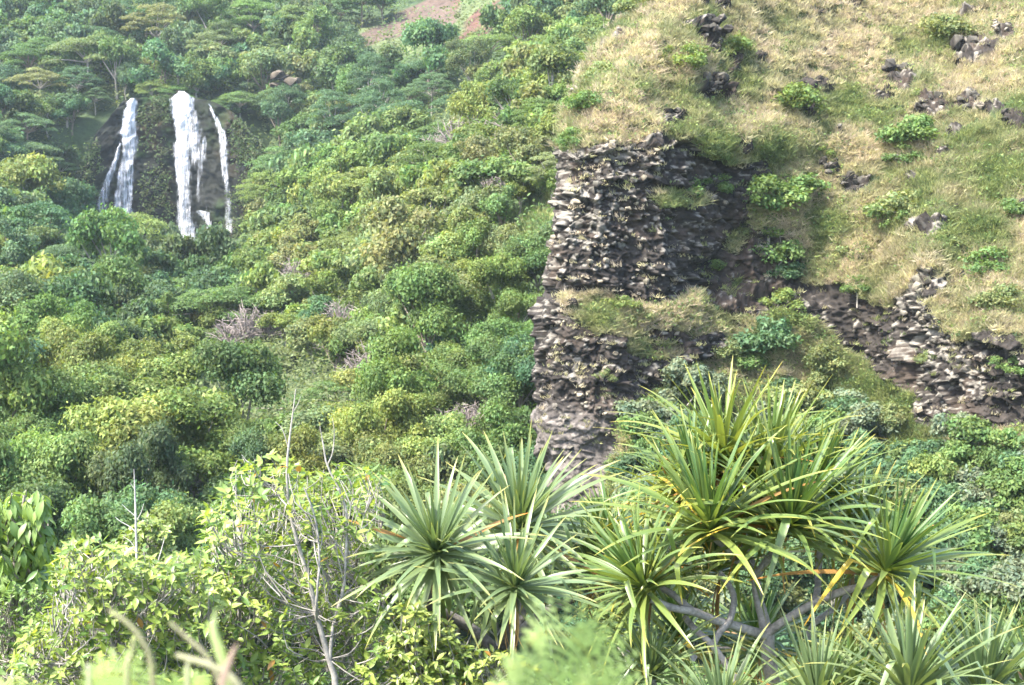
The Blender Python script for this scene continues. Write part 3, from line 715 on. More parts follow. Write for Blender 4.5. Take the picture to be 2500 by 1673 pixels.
DIRS = ['right of', 'below and right of', 'below', 'below and left of', 'left of', 'above and left of', 'above', 'above and right of']
NUMW = ['right by', 'one crown', 'two crowns', 'three crowns', 'four crowns', 'five crowns', 'six crowns', 'seven crowns', 'eight crowns']
used_labels = set()
def place_label(desc, px, py, unit_px, kind='tree'):
    c = sorted(((math.hypot(px - x, py - y), n, x, y) for n, x, y in LANDMARK))
    for d, n, x, y in c[:7]:
        k = min(8, int(round(d / unit_px)))
        dr = DIRS[int(round(math.atan2(py - y, px - x) / (math.pi / 4))) % 8]
        lab = f'{desc} {kind} {dr} {n}' if k == 0 else f'{desc} {kind} {NUMW[k]} {dr} {n}'
        if len(lab.split()) <= 16 and lab not in used_labels:
            used_labels.add(lab); return lab
    (d, n, x, y), (d2, n2, x2, y2) = c[0], c[1]
    for sfx in ('', ', crown lopsided', ', half hidden by its neighbours'):
        lab = f'{desc} {kind} between {n} and {n2}{sfx}'
        if lab not in used_labels and len(lab.split()) <= 16:
            used_labels.add(lab); return lab
    return lab
DESC = {'light': ['bright yellow-green leafy', 'light green clumpy'], 'mid': ['mid green bushy', 'fresh green rounded'], 'blue': ['blue-green shaded', 'deep sea-green'], 'dark': ['dark dense', 'dull dark-green'], 'olive': ['olive-yellow loose', 'pale olive']}
GREY_TRUNK = (.30, .27, .23, 1); BROWN_TRUNK = (.16, .13, .10, 1)
def plant_tree(name, proto, loc, rz, sc, col, label, cat, group, trunk_col=GREY_TRUNK):
    me_c, me_t, _ = proto
    t = thing(name, label, cat, loc, group); t.rotation_euler = (0, 0, rz); t.scale = sc
    c = add('crown' if name != 'dry_bush' else 'twigs', me_c, t); c.color = (*col, 1)
    if me_t is not None:
        k = add('trunk', me_t, t); k.color = trunk_col
    return t
rank = np.argsort(-shows); nobj = {'tree': 0}; stuffV = []; stuffT = []
for k in rank:
    if shows[k] < 1 and rng.rand() < .45: continue
    x, y, sp = S[k]; kind = woods_colour(spx[k], spy[k], y, rng)
    col = SHADE[kind] * rng.uniform(.82, 1.2) * np.array([rng.uniform(.88, 1.14), 1, rng.uniform(.85, 1.15)])
    Rr = sR[k]; hz = rng.uniform(.85, 1.5) * (1.25 if kind == 'dark' else 1)
    if nobj['tree'] < 292 and shows[k] >= 1:
        fam = 'near' if y < 175 else ('dense' if kind == 'dark' else 'broad')
        pr = PROTO[fam, rng.randint({'near': 4, 'dense': 4, 'broad': 7}[fam])]
        D_ = DESC[kind][rng.randint(2)]
        if (y > 330 and rng.rand() < .38) or (y > 180 and rng.rand() < .10):
            pr = PROTO['flat', rng.randint(5)]; Rr *= 1.2; hz = rng.uniform(1.0, 1.35); D_ = {'light': 'yellow-green', 'mid': 'mid green', 'blue': 'sea-green', 'dark': 'dark', 'olive': 'olive'}[kind] + ' layered flat-crowned'
        s_ = Rr / pr[2]
        lab = place_label(D_, spx[k], spy[k], max(40, Rr / y * FPX * 1.7))
        plant_tree('broadleaf_tree', pr, (x, y, ground(np.array([x]), np.array([y]))[0]), rng.uniform(0, 6.28), (s_, s_, s_ * hz), col, lab, 'tree', 'leafy trees of the valley woods', GREY_TRUNK if rng.rand() < .6 else BROWN_TRUNK)
        nobj['tree'] += 1
    else:
        V, T = LOWPOLY[rng.randint(4)]; a = rng.uniform(0, 6.28); s_ = Rr / 4.0
        Rm = np.array([[math.cos(a), -math.sin(a), 0], [math.sin(a), math.cos(a), 0], [0, 0, hz]]) * s_
        stuffV.append(V @ Rm.T + np.array([x, y, sz[k]])); stuffT.append(T * col)
sv = np.concatenate(stuffV); print('stuff trees', len(stuffV), len(sv) // 4)
add('woodland', mesh_np('woodland', sv, np.arange(len(sv)).reshape(-1, 4), [M_LEAF], np.concatenate(stuffT)), kind='stuff', label='rest of the valley woods merging into one green mass', category='woodland')
for i, (px, py, Y, Rr, sh, lab) in enumerate(FLAT):
    p = VP(px, py, Y); pr = PROTO['flat', i % 5]; s_ = Rr / pr[2]
    gz = float(ground(np.array([p.x]), np.array([p.y]))[0])
    zs = max(.5, min(2.2, (p.z + .8 - gz) / 7.2))
    c = SHADE[sh] * rng.uniform(.9, 1.15)
    t = plant_tree('umbrella_tree', pr, (p.x, p.y, p.z - 6.4 * zs if p.z - 6.4 * zs < gz + 1.0 else gz), rng.uniform(0, 6.28), (s_, s_, zs), c, lab, 'tree', 'flat-topped umbrella trees', (.42, .38, .33, 1))
    used_labels.add(lab)
for i, (px, py, Y, Rr) in enumerate(DRY):
    p = VP(px, py, Y); Rr = Rr * 1.3; pr = PROTO['dry', i % 4]; s_ = Rr / pr[2]; gz = float(ground(np.array([p.x]), np.array([p.y]))[0])
    LANDM = place_label('bare lilac-grey' if i % 2 else 'leafless pinkish-grey twiggy', px, py, 60, 'bush')
    plant_tree('dry_bush', pr, (p.x, p.y, max(p.z - Rr * .2, gz + 2.5)), rng.uniform(0, 6.28), (s_, s_, s_), (.24, .21, .195), LANDM, 'bush', 'dry grey bushes among the woods')
# low green cover under and between the trees
m = 75000
X_ = rng.uniform(-1, 1, m); Y_ = 88 + 420 * rng.rand(m) ** 1.6; X_ = X_ * .40 * Y_
Z_ = ground(X_, Y_); cpx, cpy = proj(np.stack([X_, Y_, Z_], -1))
ok = ~((cpx > 190) & (cpx < 620) & (Y_ > 285) & (Y_ < 404) & (cpy < 640)) & ~(zone(cpx, cpy, SOIL) & (rng.rand(m) < .72)) & (cpx > -60) & (cpx < 1750) & (cpy > -40) & (cpy < 1400)
ok &= ~(zone(cpx, cpy, GRASSY) & (rng.rand(m) < np.where(cpy < 135, .35, .7)))
yc_, wd_s = rim_line(X_); ok &= ~((X_ > -121) & (X_ < -70) & (Y_ > 380) & (Y_ < 408))
X_, Y_, Z_ = X_[ok], Y_[ok], Z_[ok]; k = len(X_)
reps = 5
C_ = np.repeat(np.stack([X_, Y_, Z_], -1), reps, 0) + rng.normal(size=(k * reps, 3)) * np.array([.8, .8, .55]) + np.repeat(rng.uniform(.3, 4.2, k), reps)[:, None] * np.array([0, 0, 1.])
nn = unit(rng.normal(size=(k * reps, 3)) * .6 + np.array([0, -.25, 1]))
v, f_ = leaf_faces(C_, nn, np.repeat(np.interp(Y_, [90, 450], [.22, .60]), reps) * rng.uniform(.6, 1.3, k * reps), rng)
base = np.where((fbm(np.stack([X_, Y_, Z_], -1) * .06, 3, 55) > .5)[:, None], C_MID[None], C_OLIVE[None] * .8)
tc = np.repeat(np.repeat(base, reps, 0) * rng.uniform(.6, 1.25, (k * reps, 1)), 4, 0)
add('undergrowth', mesh_np('undergrowth', v, f_, [M_LEAF], tc), kind='stuff', label='low green cover between the valley trees', category='undergrowth')
# ------------------------------------------------------------------ growth on the hill: grass, bushes, outcrops, loose rocks
FR = HG[:, nbk:]; FRK = HR[:, nbk:]; FN = HN[:, nbk:]
front_px, front_py = HPX, HPY
rg = np.random.RandomState(23)
cell_w = np.gradient(HPX, axis=1)
pr_ = cell_w / 4.0 * (front_px > -1) * (front_py > -60) * (front_py < 1250) * (front_px < 2580)
wgt = pr_ * np.where(FRK > .5, .03, 1.0)
wgt *= np.where(front_py > 1060, .5, 1)
pp = (wgt / wgt.sum()).ravel()
nt_ = 23000
ci = rg.choice(len(pp), nt_, p=pp)
base = FR.reshape(-1, 3)[ci] + rg.normal(size=(nt_, 3)) * np.array([.1, .06, .04])
nrm = FN.reshape(-1, 3)[ci]
gpx_, gpy_ = front_px.ravel()[ci], front_py.ravel()[ci]
pn = fbm(np.stack([base[:, 0], base[:, 1] * .6, base[:, 2]], -1) * .30, 4, 201); pn2 = fbm(base * .10, 3, 202)
green = sstep(.39, .63, pn * .65 + pn2 * .35 + .10 * sstep(650, 1050, gpy_) - .05 * sstep(1700, 1400, gpx_))
rnd = rg.rand(nt_)
straw = np.array([.395, .355, .20]); pinkst = np.array([.395, .325, .235]); herb = np.array([.105, .145, .052]); lime = np.array([.20, .225, .08])
colr = np.where((rnd < .5)[:, None], straw, pinkst) * (1 - green)[:, None] + np.where((rnd < .55)[:, None], herb, lime) * green[:, None]
nbl = 16
Bc = np.repeat(base, nbl, 0) + rg.normal(size=(nt_ * nbl, 3)) * np.array([.24, .14, .05])
down = unit(np.array([0, -1, 0]) - nrm * (np.array([0, -1, 0]) * nrm).sum(-1, keepdims=True))
d = unit(np.repeat(nrm * .35 + np.array([0, 0, .75]) + down * .25, nbl, 0) + rg.normal(size=(nt_ * nbl, 3)) * np.array([.55, .35, .25]))
ln = np.repeat(rg.uniform(.35, 1.25, nt_), nbl) * rg.uniform(.6, 1.2, nt_ * nbl) * np.repeat(np.where(FRK.ravel()[ci] > .5, .45, 1), nbl)
sd_ = unit(np.cross(d, np.array([0, -1, .2]) + rg.normal(size=(nt_ * nbl, 3)) * .3)) * (.035 + .02 * rg.rand(nt_ * nbl))[:, None]
tip = Bc + d * ln[:, None] + np.array([0, 0, -.18]) * (ln ** 2)[:, None] + np.repeat(down, nbl, 0) * (.2 * ln)[:, None]
GV = np.stack([Bc - sd_ - np.array([0, 0, .05]), Bc + sd_ - np.array([0, 0, .05]), tip], 1).reshape(-1, 3)
GT = np.repeat(np.repeat(colr * rg.uniform(.72, 1.25, (nt_, 1)), nbl, 0) * rg.uniform(.7, 1.25, (nt_ * nbl, 1)), 3, 0)
add('hill_grass', mesh_np('hill_grass', GV, np.arange(len(GV)).reshape(-1, 3), [M_GRASS], GT), kind='stuff', label='dry straw and green grass tufts covering the steep hill', category='grass')
# low herbs among the grass
nh = 15000
ph = (pr_ * (FRK < .5) * np.interp(front_py, [0, 900, 1100], [.7, 1.2, 3.2])); ph = (ph / ph.sum()).ravel()
ci = rg.choice(len(ph), nh, p=ph); hb = FR.reshape(-1, 3)[ci]; hp2 = fbm(hb * .22 + 7, 3, 210)
sel = hp2 > .49; hb = hb[sel]; hpy = front_py.ravel()[ci][sel]; k = len(hb); reps = 12
C_ = np.repeat(hb, reps, 0) + rg.normal(size=(k * reps, 3)) * np.array([.34, .25, .2]) + np.array([0, -.1, .2])
v, f_ = leaf_faces(C_, unit(rg.normal(size=(k * reps, 3)) * .7 + np.array([0, -.4, .9])), rg.uniform(.07, .17, k * reps), rg)
hc = np.where((rg.rand(k) < .5)[:, None], np.array([.085, .135, .042]), np.array([.16, .20, .06]))
add('hill_herbs', mesh_np('hill_herbs', v, f_, [M_LEAF], np.repeat(np.repeat(hc, reps, 0) * rg.uniform(.6, 1.3, (k * reps, 1)), 4, 0)), kind='stuff', label='low green herbs among the hill grass', category='undergrowth')

nq = 1500
qh = (pr_ * (FRK < .5) * np.interp(front_py, [0, 500, 900], [1, .9, 1.3])); qh = (qh / qh.sum()).ravel(); ci = rg.choice(len(qh), nq, p=qh); sb = FR.reshape(-1, 3)[ci]
sel = fbm(sb * .14 + 21, 3, 215) > .50; sb = sb[sel]; k = len(sb); reps = 60; rr_ = rg.uniform(.25, .75, k)
dd_ = unit(rg.normal(size=(k * reps, 3))) * rg.uniform(.4, 1, (k * reps, 1)); C_ = np.repeat(sb, reps, 0) + dd_ * np.repeat(rr_, reps)[:, None] * np.array([1.3, 1, .8]) + np.array([0, -.05, .15])
v, f_ = leaf_faces(C_, unit(dd_ + rg.normal(size=(k * reps, 3)) * .5 + np.array([0, 0, .4])), rg.uniform(.06, .12, k * reps), rg)
hc = np.array([C_MID, C_OLIVE, C_BLUE, C_LIGHT])[rg.randint(4, size=k)] * rg.uniform(.8, 1.15, (k, 1))
add('hill_scrub', mesh_np('hill_scrub', v, f_, [M_LEAF], np.repeat(np.repeat(hc, reps, 0) * rg.uniform(.6, 1.3, (k * reps, 1)), 4, 0)), kind='stuff', label='knee-high green scrub dotted through the hill grass', category='undergrowth')
# bushes
BUSHP = []
for i in range(6):
    me, cc = crown_mesh('bush_crown', 700 + i, 1.7, [2.2, 1.9, 2.5, 1.7, 2.1, 2.3][i], 46, 62, .105, -.1, hole=.35, up=.45)
    BUSHP.append((me, trunk_mesh('stem', 90 + i, .1, cc, .06, 9)))
HILLB = [
    (1765, 432, 34, 'mid', 'dark bush hanging over the shaded end of the cliff rim'),
    (1812, 545, 30, 'olive', 'pale bush in the shaded corner of the cliff beside the gully'),
    (1745, 640, 26, 'mid', 'small bush on the dark right side of the cliff face'),  # px, py, radius px, shade, label
    (1928, 232, 54, 'light', 'round bright green bush alone in the straw grass of the upper hill'),
    (2013, 360, 24, 'light', 'small bright lime bush on the straw slope below the round bright one'),
    (2237, 325, 52, 'mid', 'tall mid green bush in the crease under the row of dark outcrops'),
    (2215, 375, 36, 'mid', 'lower green bush directly under the tall one in the crease'),
    (2300, 66, 48, 'olive', 'yellow-green bush near the top edge left of the dark outcrop'),
    (1672, 146, 42, 'light', 'sprawling yellow-green bush on the upper ridge slope'),
    (1786, 98, 36, 'light', 'yellow-green bush touching the ridge outcrop'),
    (1880, 470, 66, 'mid', 'big dark green bush at the right end of the upper cliff'),
    (1950, 455, 58, 'mid', 'big green bush joined to the right of the one at the cliff end'),
    (1897, 582, 56, 'mid', 'green bush halfway down the gully beside the dark cliff'),
    (1930, 640, 40, 'blue', 'bluish bush below the halfway gully bush'),
    (1703, 443, 36, 'mid', 'green bush growing on the cliff ledge under the rim'),
    (1665, 478, 30, 'olive', 'pale bush on the grassy shelf inside the cliff face'),
    (1920, 712, 46, 'light', 'bright green bush at the foot of the gully'),
    (1885, 815, 62, 'blue', 'large rounded grey-green bush below the cliff ledge'),
    (1850, 860, 44, 'mid', 'bush at the lower left of the large rounded grey-green one'),
    (2210, 500, 54, 'olive', 'wide pale green bush in the straw slope above the right cliff'),
    (2190, 540, 36, 'mid', 'small bush under the wide pale green one'),
    (2472, 492, 42, 'mid', 'dark bush at the right picture edge on the straw slope'),
    (2402, 615, 52, 'mid', 'green bush right of the pale rock tower, with a dark heart'),
    (2450, 725, 46, 'olive', 'loose yellow-green bush above the right cliff edge'),
    (2306, 576, 30, 'olive', 'little bush beside the rocky step above the pale tower'),
    (1511, 727, 32, 'light', 'bright lime bush in the middle of the cliff between its two tiers'),
    (1336, 548, 36, 'dark', 'dark bush clinging to the cliff\'s left edge'),
    (1560, 770, 34, 'olive', 'pale bush on the grassy ledge between the two cliff tiers'),
    (1480, 905, 24, 'olive', 'small tuft-like bush on the lower cliff face'),
    (2060, 610, 34, 'olive', 'straggly bush at the top of the right gully'),
    (2095, 690, 30, 'mid', 'bush on the lip of the dark right-hand hollow'),
    (2255, 860, 26, 'olive', 'pale bush growing in the middle of the right cliff'),
    (2470, 880, 34, 'mid', 'bush on the right cliff by the picture edge'),
    (1765, 830, 40, 'olive', 'straw-green bush at the right end of the lower cliff tier'),
    (2010, 880, 44, 'olive', 'pale green bush on the herb slope between the two cliffs'),
    (1600, 1010, 60, 'mid', 'spreading green bush at the foot of the lower cliff'),
    (1580, 1095, 52, 'mid', 'dark green bush hugging the smooth foot of the cliff'),
    (1640, 1070, 50, 'olive', 'bush just right of the spreading one under the cliff'),
    (1560, 20, 34, 'olive', 'bush on the skyline of the ridge at the top edge'),
    (1430, 250, 40, 'mid', 'bush on the wooded side of the ridge line'),
    (1390, 320, 34, 'mid', 'bush just above the cliff rim at the ridge line'),
    (1465, 160, 44, 'olive', 'pale bush on the wooded side of the ridge, higher up'),
]
for i, (px, py, rp, sh, lab) in enumerate(HILLB):
    p, n_, rk_ = hill_at(px, py + rp * .5); Rr = rp / p.y and rp / FPX * p.y
    me, st = BUSHP[i % 6]; s_ = Rr / 1.05
    t = thing('hill_bush', lab, 'bush', p + Vector((0, -.15 if rk_ < .5 else .25, -.2 - (.5 if rk_ < .5 else .8) * s_)), 'bushes scattered over the grassy hill'); t.rotation_euler = (0, 0, rg.uniform(0, 6.28)); t.scale = (s_ * 1.12, s_ * .95, s_ * rg.uniform(.8, 1.0))
    c = add('crown', me, t); c.color = (*(SHADE[sh] * rg.uniform(.95, 1.3)), 1); k = add('stem', st, t); k.color = GREY_TRUNK
    used_labels.add(lab)

# rock outcrops: each a few angular blocks half sunk in the grass
def block_mesh(name, seed):
    r = np.random.RandomState(seed); bm = bmesh.new()
    q = unit(r.normal(size=(17, 3))) * r.uniform(.75, 1.05, (17, 1)) * np.array([1.15, 1.0, .85])
    q = np.sign(q) * np.abs(q) ** .8
    vs = [bm.verts.new(v) for v in q]
    res = bmesh.ops.convex_hull(bm, input=vs)
    bmesh.ops.delete(bm, geom=list({e for e in res['geom_interior'] + res['geom_unused'] if isinstance(e, bmesh.types.BMVert)}), context='VERTS')
    bm.verts.index_update(); V = np.array([v.co[:] for v in bm.verts]); F = np.array([[v.index for v in f.verts] for f in bm.faces]); bm.free()
    V = V[F].reshape(-1, 3); F = np.arange(len(V)).reshape(-1, 3)                  # crisp faces with their own weathering
    fc = np.repeat(r.uniform(0, 1, len(F)), 3)
    pale = sstep(.35, .8, fc * .6 + .5 * np.clip(V[:, 2] + .2, 0, 1))
    T = np.array([.050, .042, .036])[None] * (.6 + .8 * fc)[:, None] * (1 - pale)[:, None] + np.array([.20, .185, .15])[None] * pale[:, None]
    T = T * .8
    return mesh_np(name, V, F, [M_ROCK], T)
BLOCKS = [block_mesh('rock', 900 + i) for i in range(9)]
OUT = [(1730, 82, 34, 'dark outcrop high on the ridge under the top edge, beside a yellow-green bush'), (1737, 126, 18, 'small flat outcrop just below the ridge outcrop'), (2378, 118, 42, 'large dark outcrop near the top right corner'), (2452, 82, 20, 'small pale outcrop in the top right corner'),
       (2205, 196, 36, 'dark outcrop in mid slope left of the crease bush'), (2160, 240, 22, 'low outcrop below left of the mid slope one'), (2278, 262, 34, 'blackish outcrop at the left end of the upper row of rocks'), (2372, 256, 34, 'columnar outcrop in the middle of the upper row of rocks'), (2424, 274, 26, 'pale outcrop right of the columnar one'), (2478, 296, 26, 'outcrop at the right picture edge ending the row of rocks'),
       (1645, 288, 24, 'dark outcrop on the straw shoulder above the cliff rim'), (1735, 212, 30, 'low dark ledge outcrop in the upper grass'), (1618, 244, 11, 'lone pale boulder on the straw shoulder'), (1838, 420, 36, 'grey outcrop capping the dark end of the cliff'), (2024, 415, 22, 'grey outcrop in the slope left of the crease'), (2080, 452, 30, 'broken outcrop below the grey one in the slope'),
       (2262, 556, 26, 'rocky step above the pale rock tower'), (2178, 28, 12, 'pale boulder near the top edge'), (1764, 6, 18, 'outcrop cut by the top edge left of the middle'), (2075, 6, 22, 'dark outcrop cut by the top edge'), (2270, 690, 40, 'pale rock tower topping the right cliff'), (2250, 765, 26, 'pale blocks stacked under the rock tower'), (2295, 815, 28, 'pale square blocks on the face of the right cliff'), (2110, 735, 20, 'grey rock on the lip of the right hollow')]
for i, (px, py, rp, lab) in enumerate(OUT):
    p, n_, rk_ = hill_at(px, py); s_ = .85 * rp / FPX * p.y
    t = thing('rock_outcrop', lab, 'rock', p + Vector((0, .28 * s_, -.1 * s_)), 'dark rock outcrops in the hill grass')
    pale = 'pale' in lab
    for k in range(3 if rp < 15 else 9 if rp < 28 else 14):
        b = add('rock', BLOCKS[rg.randint(9)], t)
        bx_ = rg.uniform(-1.1, 1.1); bz_ = rg.uniform(-.8, .8)
        b.location = (bx_ * s_, (.15 + .55 * bz_ + rg.uniform(-.25, .1)) * s_, bz_ * s_)
        b.rotation_euler = (rg.uniform(-.3, .3), rg.uniform(-.3, .3), rg.uniform(0, 6.28)); q = s_ * rg.uniform(.30, .62); b.scale = (q, q, q * rg.uniform(.7, 1.3))
        b.color = (*(np.array([1.1, 1.08, 1.0]) * rg.uniform(.9, 1.3)), 1) if pale else (*(np.ones(3) * rg.uniform(.18, .55) * (1.9 if rg.rand() < .15 else 1)), 1)
# loose and jutting stones in the cliff faces, parts of the hill
pc = pr_ * (FRK > .8) * np.where((front_py > 1010) & (front_px < 1560), .25, 1) * np.where(front_px < 1700, 1.5, 1); pc = (pc / pc.sum()).ravel()
for k in rg.choice(len(pc), 300, p=pc, replace=False):
    p = FR.reshape(-1, 3)[k]; q = rg.uniform(.12, .34) * (1.5 if rg.rand() < .10 else 1)
    b = add('rock', BLOCKS[rg.randint(9)], hill); b.location = (p[0], p[1] - .06, p[2]); b.rotation_euler = (rg.uniform(-.25, .25), rg.uniform(-.25, .25), rg.uniform(0, 6.28)); b.scale = (q * 1.15, q, q * rg.uniform(.7, 1.2))
    pale = rg.rand() < (.28 if front_px.ravel()[k] < 1640 else .15)  # pale stones commoner to the left, painting its sunlight into their colour
    b.color = (*(np.array([1.2, 1.14, 1.0]) * rg.uniform(.95, 1.35)), 1) if pale else (*(np.ones(3) * rg.uniform(.5, 1.0)), 1)

# shrubby woods on the foot of the hill, right
FOOT = []
py_ = 1000.0
while py_ < 1640:
    st_ = 62 + (py_ - 1000) * .05
    px_ = 1570 + rg.uniform(-20, 20)
    while px_ < 2600:
        FOOT.append((px_ + rg.uniform(-22, 22), py_ + rg.uniform(-20, 20), st_ * rg.uniform(.75, 1.25))); px_ += st_ * 1.12
    py_ += st_ * .62
LANDMARK += [('the pandanus top tips', 1750, 960), ('the rightmost pandanus rosette', 2150, 1400), ('the right cliff foot', 2380, 1060), ('the right picture edge', 2500, 1250), ('the central pandanus trunk', 1875, 1600), ('the spreading bush under the cliff', 1600, 1010), ('the bottom right corner', 2500, 1673), ('the gap between the two right-hand rosettes', 2040, 1200)]
FT = []
for i in range(5):
    me, cc = crown_mesh('leafy_crown', 800 + i, 2.0, [3.0, 2.6, 3.4, 2.8, 3.2][i], 52, 125, .135, .3, hole=.4)
    FT.append((me, trunk_mesh('trunk', 120 + i, .5, cc, .09, 8)))
nft = 0
for px, py, rp in FOOT:
    if (zone(np.array([px]), np.array([py]), CLIFFS)[0]) or (py < 1075 and px < 2140 and rg.rand() < .55) or (px > 2180 and py < 1112): continue
    p, n_, rk_ = hill_at(px, min(py + rp * .5, 1650)); s_ = rp / FPX * p.y / 1.75
    fam = rg.choice(['mid', 'blue', 'grey', 'olive', 'light'], p=[.32, .22, .28, .10, .08])
    col = (np.array([.115, .15, .095]) if fam == 'grey' else SHADE[fam]) * rg.uniform(.9, 1.25)
    dsc = {'mid': 'mid green leafy', 'blue': 'deep sea-green', 'grey': 'silvery grey-green', 'olive': 'olive-yellow loose', 'light': 'bright yellow-green'}[fam]
    lab = place_label(dsc, px, py, rp * 1.5, 'shrub tree')
    t = thing('shrub_tree', lab, 'tree', p + Vector((0, 0, -.5)), 'shrubby trees on the foot of the hill'); t.rotation_euler = (0, 0, rg.uniform(0, 6.28)); t.scale = (s_, s_, s_ * rg.uniform(.9, 1.3))
    me, st = FT[rg.randint(5)]
    c = add('crown', me, t); c.color = (*col, 1); k = add('trunk', st, t); k.color = GREY_TRUNK; nft += 1
print('foot trees', nft)

# hanging green on the falls' wall
m = 8000
qx = rg.uniform(195, 670, m); qy = rg.uniform(235, 590, m)
den = np.interp(qx, [195, 225, 250, 335, 345, 412, 420, 560, 580, 670], [.9, .6, .0, .0, .2, .2, .0, .0, .6, 1.0]) * np.interp(qy, [235, 260, 420, 590], [1, .95, .7, .6])
den = den * np.where(fbm(np.stack([qx / 40, qy / 40, qx * 0], -1), 3, 300) > .46, 1, .15)
s1 = rg.rand(m) < den; qx, qy = qx[s1], qy[s1]; rimq = np.interp(qx, WX, rim); s1 = qy > rimq - 10; qx, qy = qx[s1], qy[s1]
wpt = P(qx, qy, wallY(qx, qy) - 1.9); k = len(wpt); reps = 9
C_ = np.repeat(wpt, reps, 0) + rg.normal(size=(k * reps, 3)) * np.array([.9, .6, .9])
v, f_ = leaf_faces(C_, unit(rg.normal(size=(k * reps, 3)) * .6 + np.array([0, -.6, .7])), rg.uniform(.28, .62, k * reps), rg)
tc = np.repeat(np.repeat(np.where((rg.rand(k) < .6)[:, None], C_MID * .6, C_OLIVE * .5), reps, 0) * rg.uniform(.5, 1.2, (k * reps, 1)), 4, 0)
add('hanging_greenery', mesh_np('hanging_greenery', v, f_, [M_LEAF], tc), kind='stuff', label='ferns and moss hanging on the wet wall beside the falls', category='greenery')
# dark rock ledges and bare boulders that show through the woods
for px, py, Y, s_, lab in [(699, 196, 402, 3.6, 'dark flat ledge of rock in the woods right of the falls'), (1405, 150, 268, 5.0, 'brown rock face in the woods beside the ridge line'), (1360, 185, 262, 3.4, 'dark overhanging rock below the brown face by the ridge')]:
    t = thing('rock_outcrop', lab, 'rock', VP(px, py, Y), 'rock faces in the woods')
    for k in range(8):
        b = add('rock', BLOCKS[rg.randint(9)], t); b.location = (rg.uniform(-.9, .9) * s_, rg.uniform(-.3, .3) * s_, rg.uniform(-.35, .4) * s_); b.rotation_euler = (rg.uniform(-.2, .2), rg.uniform(-.2, .2), rg.uniform(0, 6.28)); q = s_ * rg.uniform(.35, .7); b.scale = (q * 1.3, q, q * .7)
        b.color = (*(np.array([1.0, .9, .8]) * rg.uniform(.4, 1.0)), 1)

m = 30000
X_ = rg.uniform(-60, 75, m); Y_ = rg.uniform(125, 420, m); Z_ = ground(X_, Y_); ax_, ay_ = proj(np.stack([X_, Y_, Z_], -1))
ok = zone(ax_, ay_, GRASSY) & (ay_ < 1200); X_, Y_, Z_ = X_[ok], Y_[ok], Z_[ok]; k = len(X_); nb_ = 12
B_ = np.repeat(np.stack([X_, Y_, Z_], -1), nb_, 0) + rg.normal(size=(k * nb_, 3)) * np.array([.5, .5, .1]) + np.array([0, 0, .5])
d = unit(rg.normal(size=(k * nb_, 3)) * .5 + np.array([0, 0, 1])); l_ = rg.uniform(.6, 1.8, (k * nb_, 1)); sd2 = unit(rg.normal(size=(k * nb_, 3)) * np.array([1, .2, .2])) * .09
GV = np.stack([B_ - sd2, B_ + sd2, B_ + d * l_], 1).reshape(-1, 3)
gt = np.where((rg.rand(k) < .55)[:, None], np.array([.20, .225, .085]), np.array([.11, .16, .055])) * rg.uniform(.7, 1.25, (k, 1))
if k: add('spur_grass', mesh_np('spur_grass', GV, np.arange(len(GV)).reshape(-1, 3), [M_GRASS], np.repeat(gt, nb_ * 3, 0)), kind='stuff', label='yellow-green grass on the open strips of the wooded spur', category='grass')
print('spur grass', k)
# ------------------------------------------------------------------ foreground: pandanus trees
M_PAN = foliage_material('pandanus_leaf', .28, .38, .42, hue=(1.1, 1.0, .45))
M_SHR = foliage_material('shrub_leaf', .35, .42, .45, hue=(1.05, 1.0, .45))
M_PBARK = tinted_material('pandanus_bark', .8, 26, .35, .012)
rf_ = random.Random(77)
def strap_mesh(name, bend, kink=None, kang=0, wid=.038, fold=.55, twist=0.0, segs=12, dead=False):
    """one long keeled leaf, a metre long: grows along +x, upper face +z, bends towards -z"""
    V = []; T = []; F = []
    x = z = 0.0; a = 0.0; ds = 1.0 / segs
    for i in range(segs + 1):
        s = i / segs
        w_ = .77 * wid * (.75 + .6 * s if s < .3 else .93) * min(1, (1 - s) / .55 + .0) ** .75
        w_ = max(w_, .0012)
        lift = w_ * fold * (1 - .5 * s)
        tx, tz = math.cos(a), math.sin(a); nx_, nz_ = -math.sin(a), math.cos(a)
        tw = twist * s
        for k in (-1, 0, 1):
            l = k * w_; h = lift if k else 0
            yy = l * math.cos(tw) - h * math.sin(tw); hh = l * math.sin(tw) + h * math.cos(tw)
            V.append((x + nx_ * hh, yy, z + nz_ * hh))
            e = 1.0 if k == 0 else 1.28
            tipc = max(0, (s - .78) / .22); basec = max(0, (.12 - s) / .12)
            c = np.array([1.0 * e, 1.0 * (e ** .8), .95]) * (1 + .5 * basec)
            c = c * (1 - tipc) + np.array([2.6, 1.7, .9]) * tipc
            T.append(c)
        if i < segs:
            a -= .75 * bend * ds * (0.35 + 1.3 * s)
            if kink is not None and abs(s + ds - kink) < ds * .51: a -= kang
            x += math.cos(a) * ds; z += math.sin(a) * ds
    for i in range(segs):
        for k in (0, 1):
            F.append((i * 3 + k, i * 3 + k + 1, i * 3 + 4 + k, i * 3 + 3 + k))
    return mesh_np(name, np.array(V), np.array(F), [M_PAN], np.array(T), smooth=True)
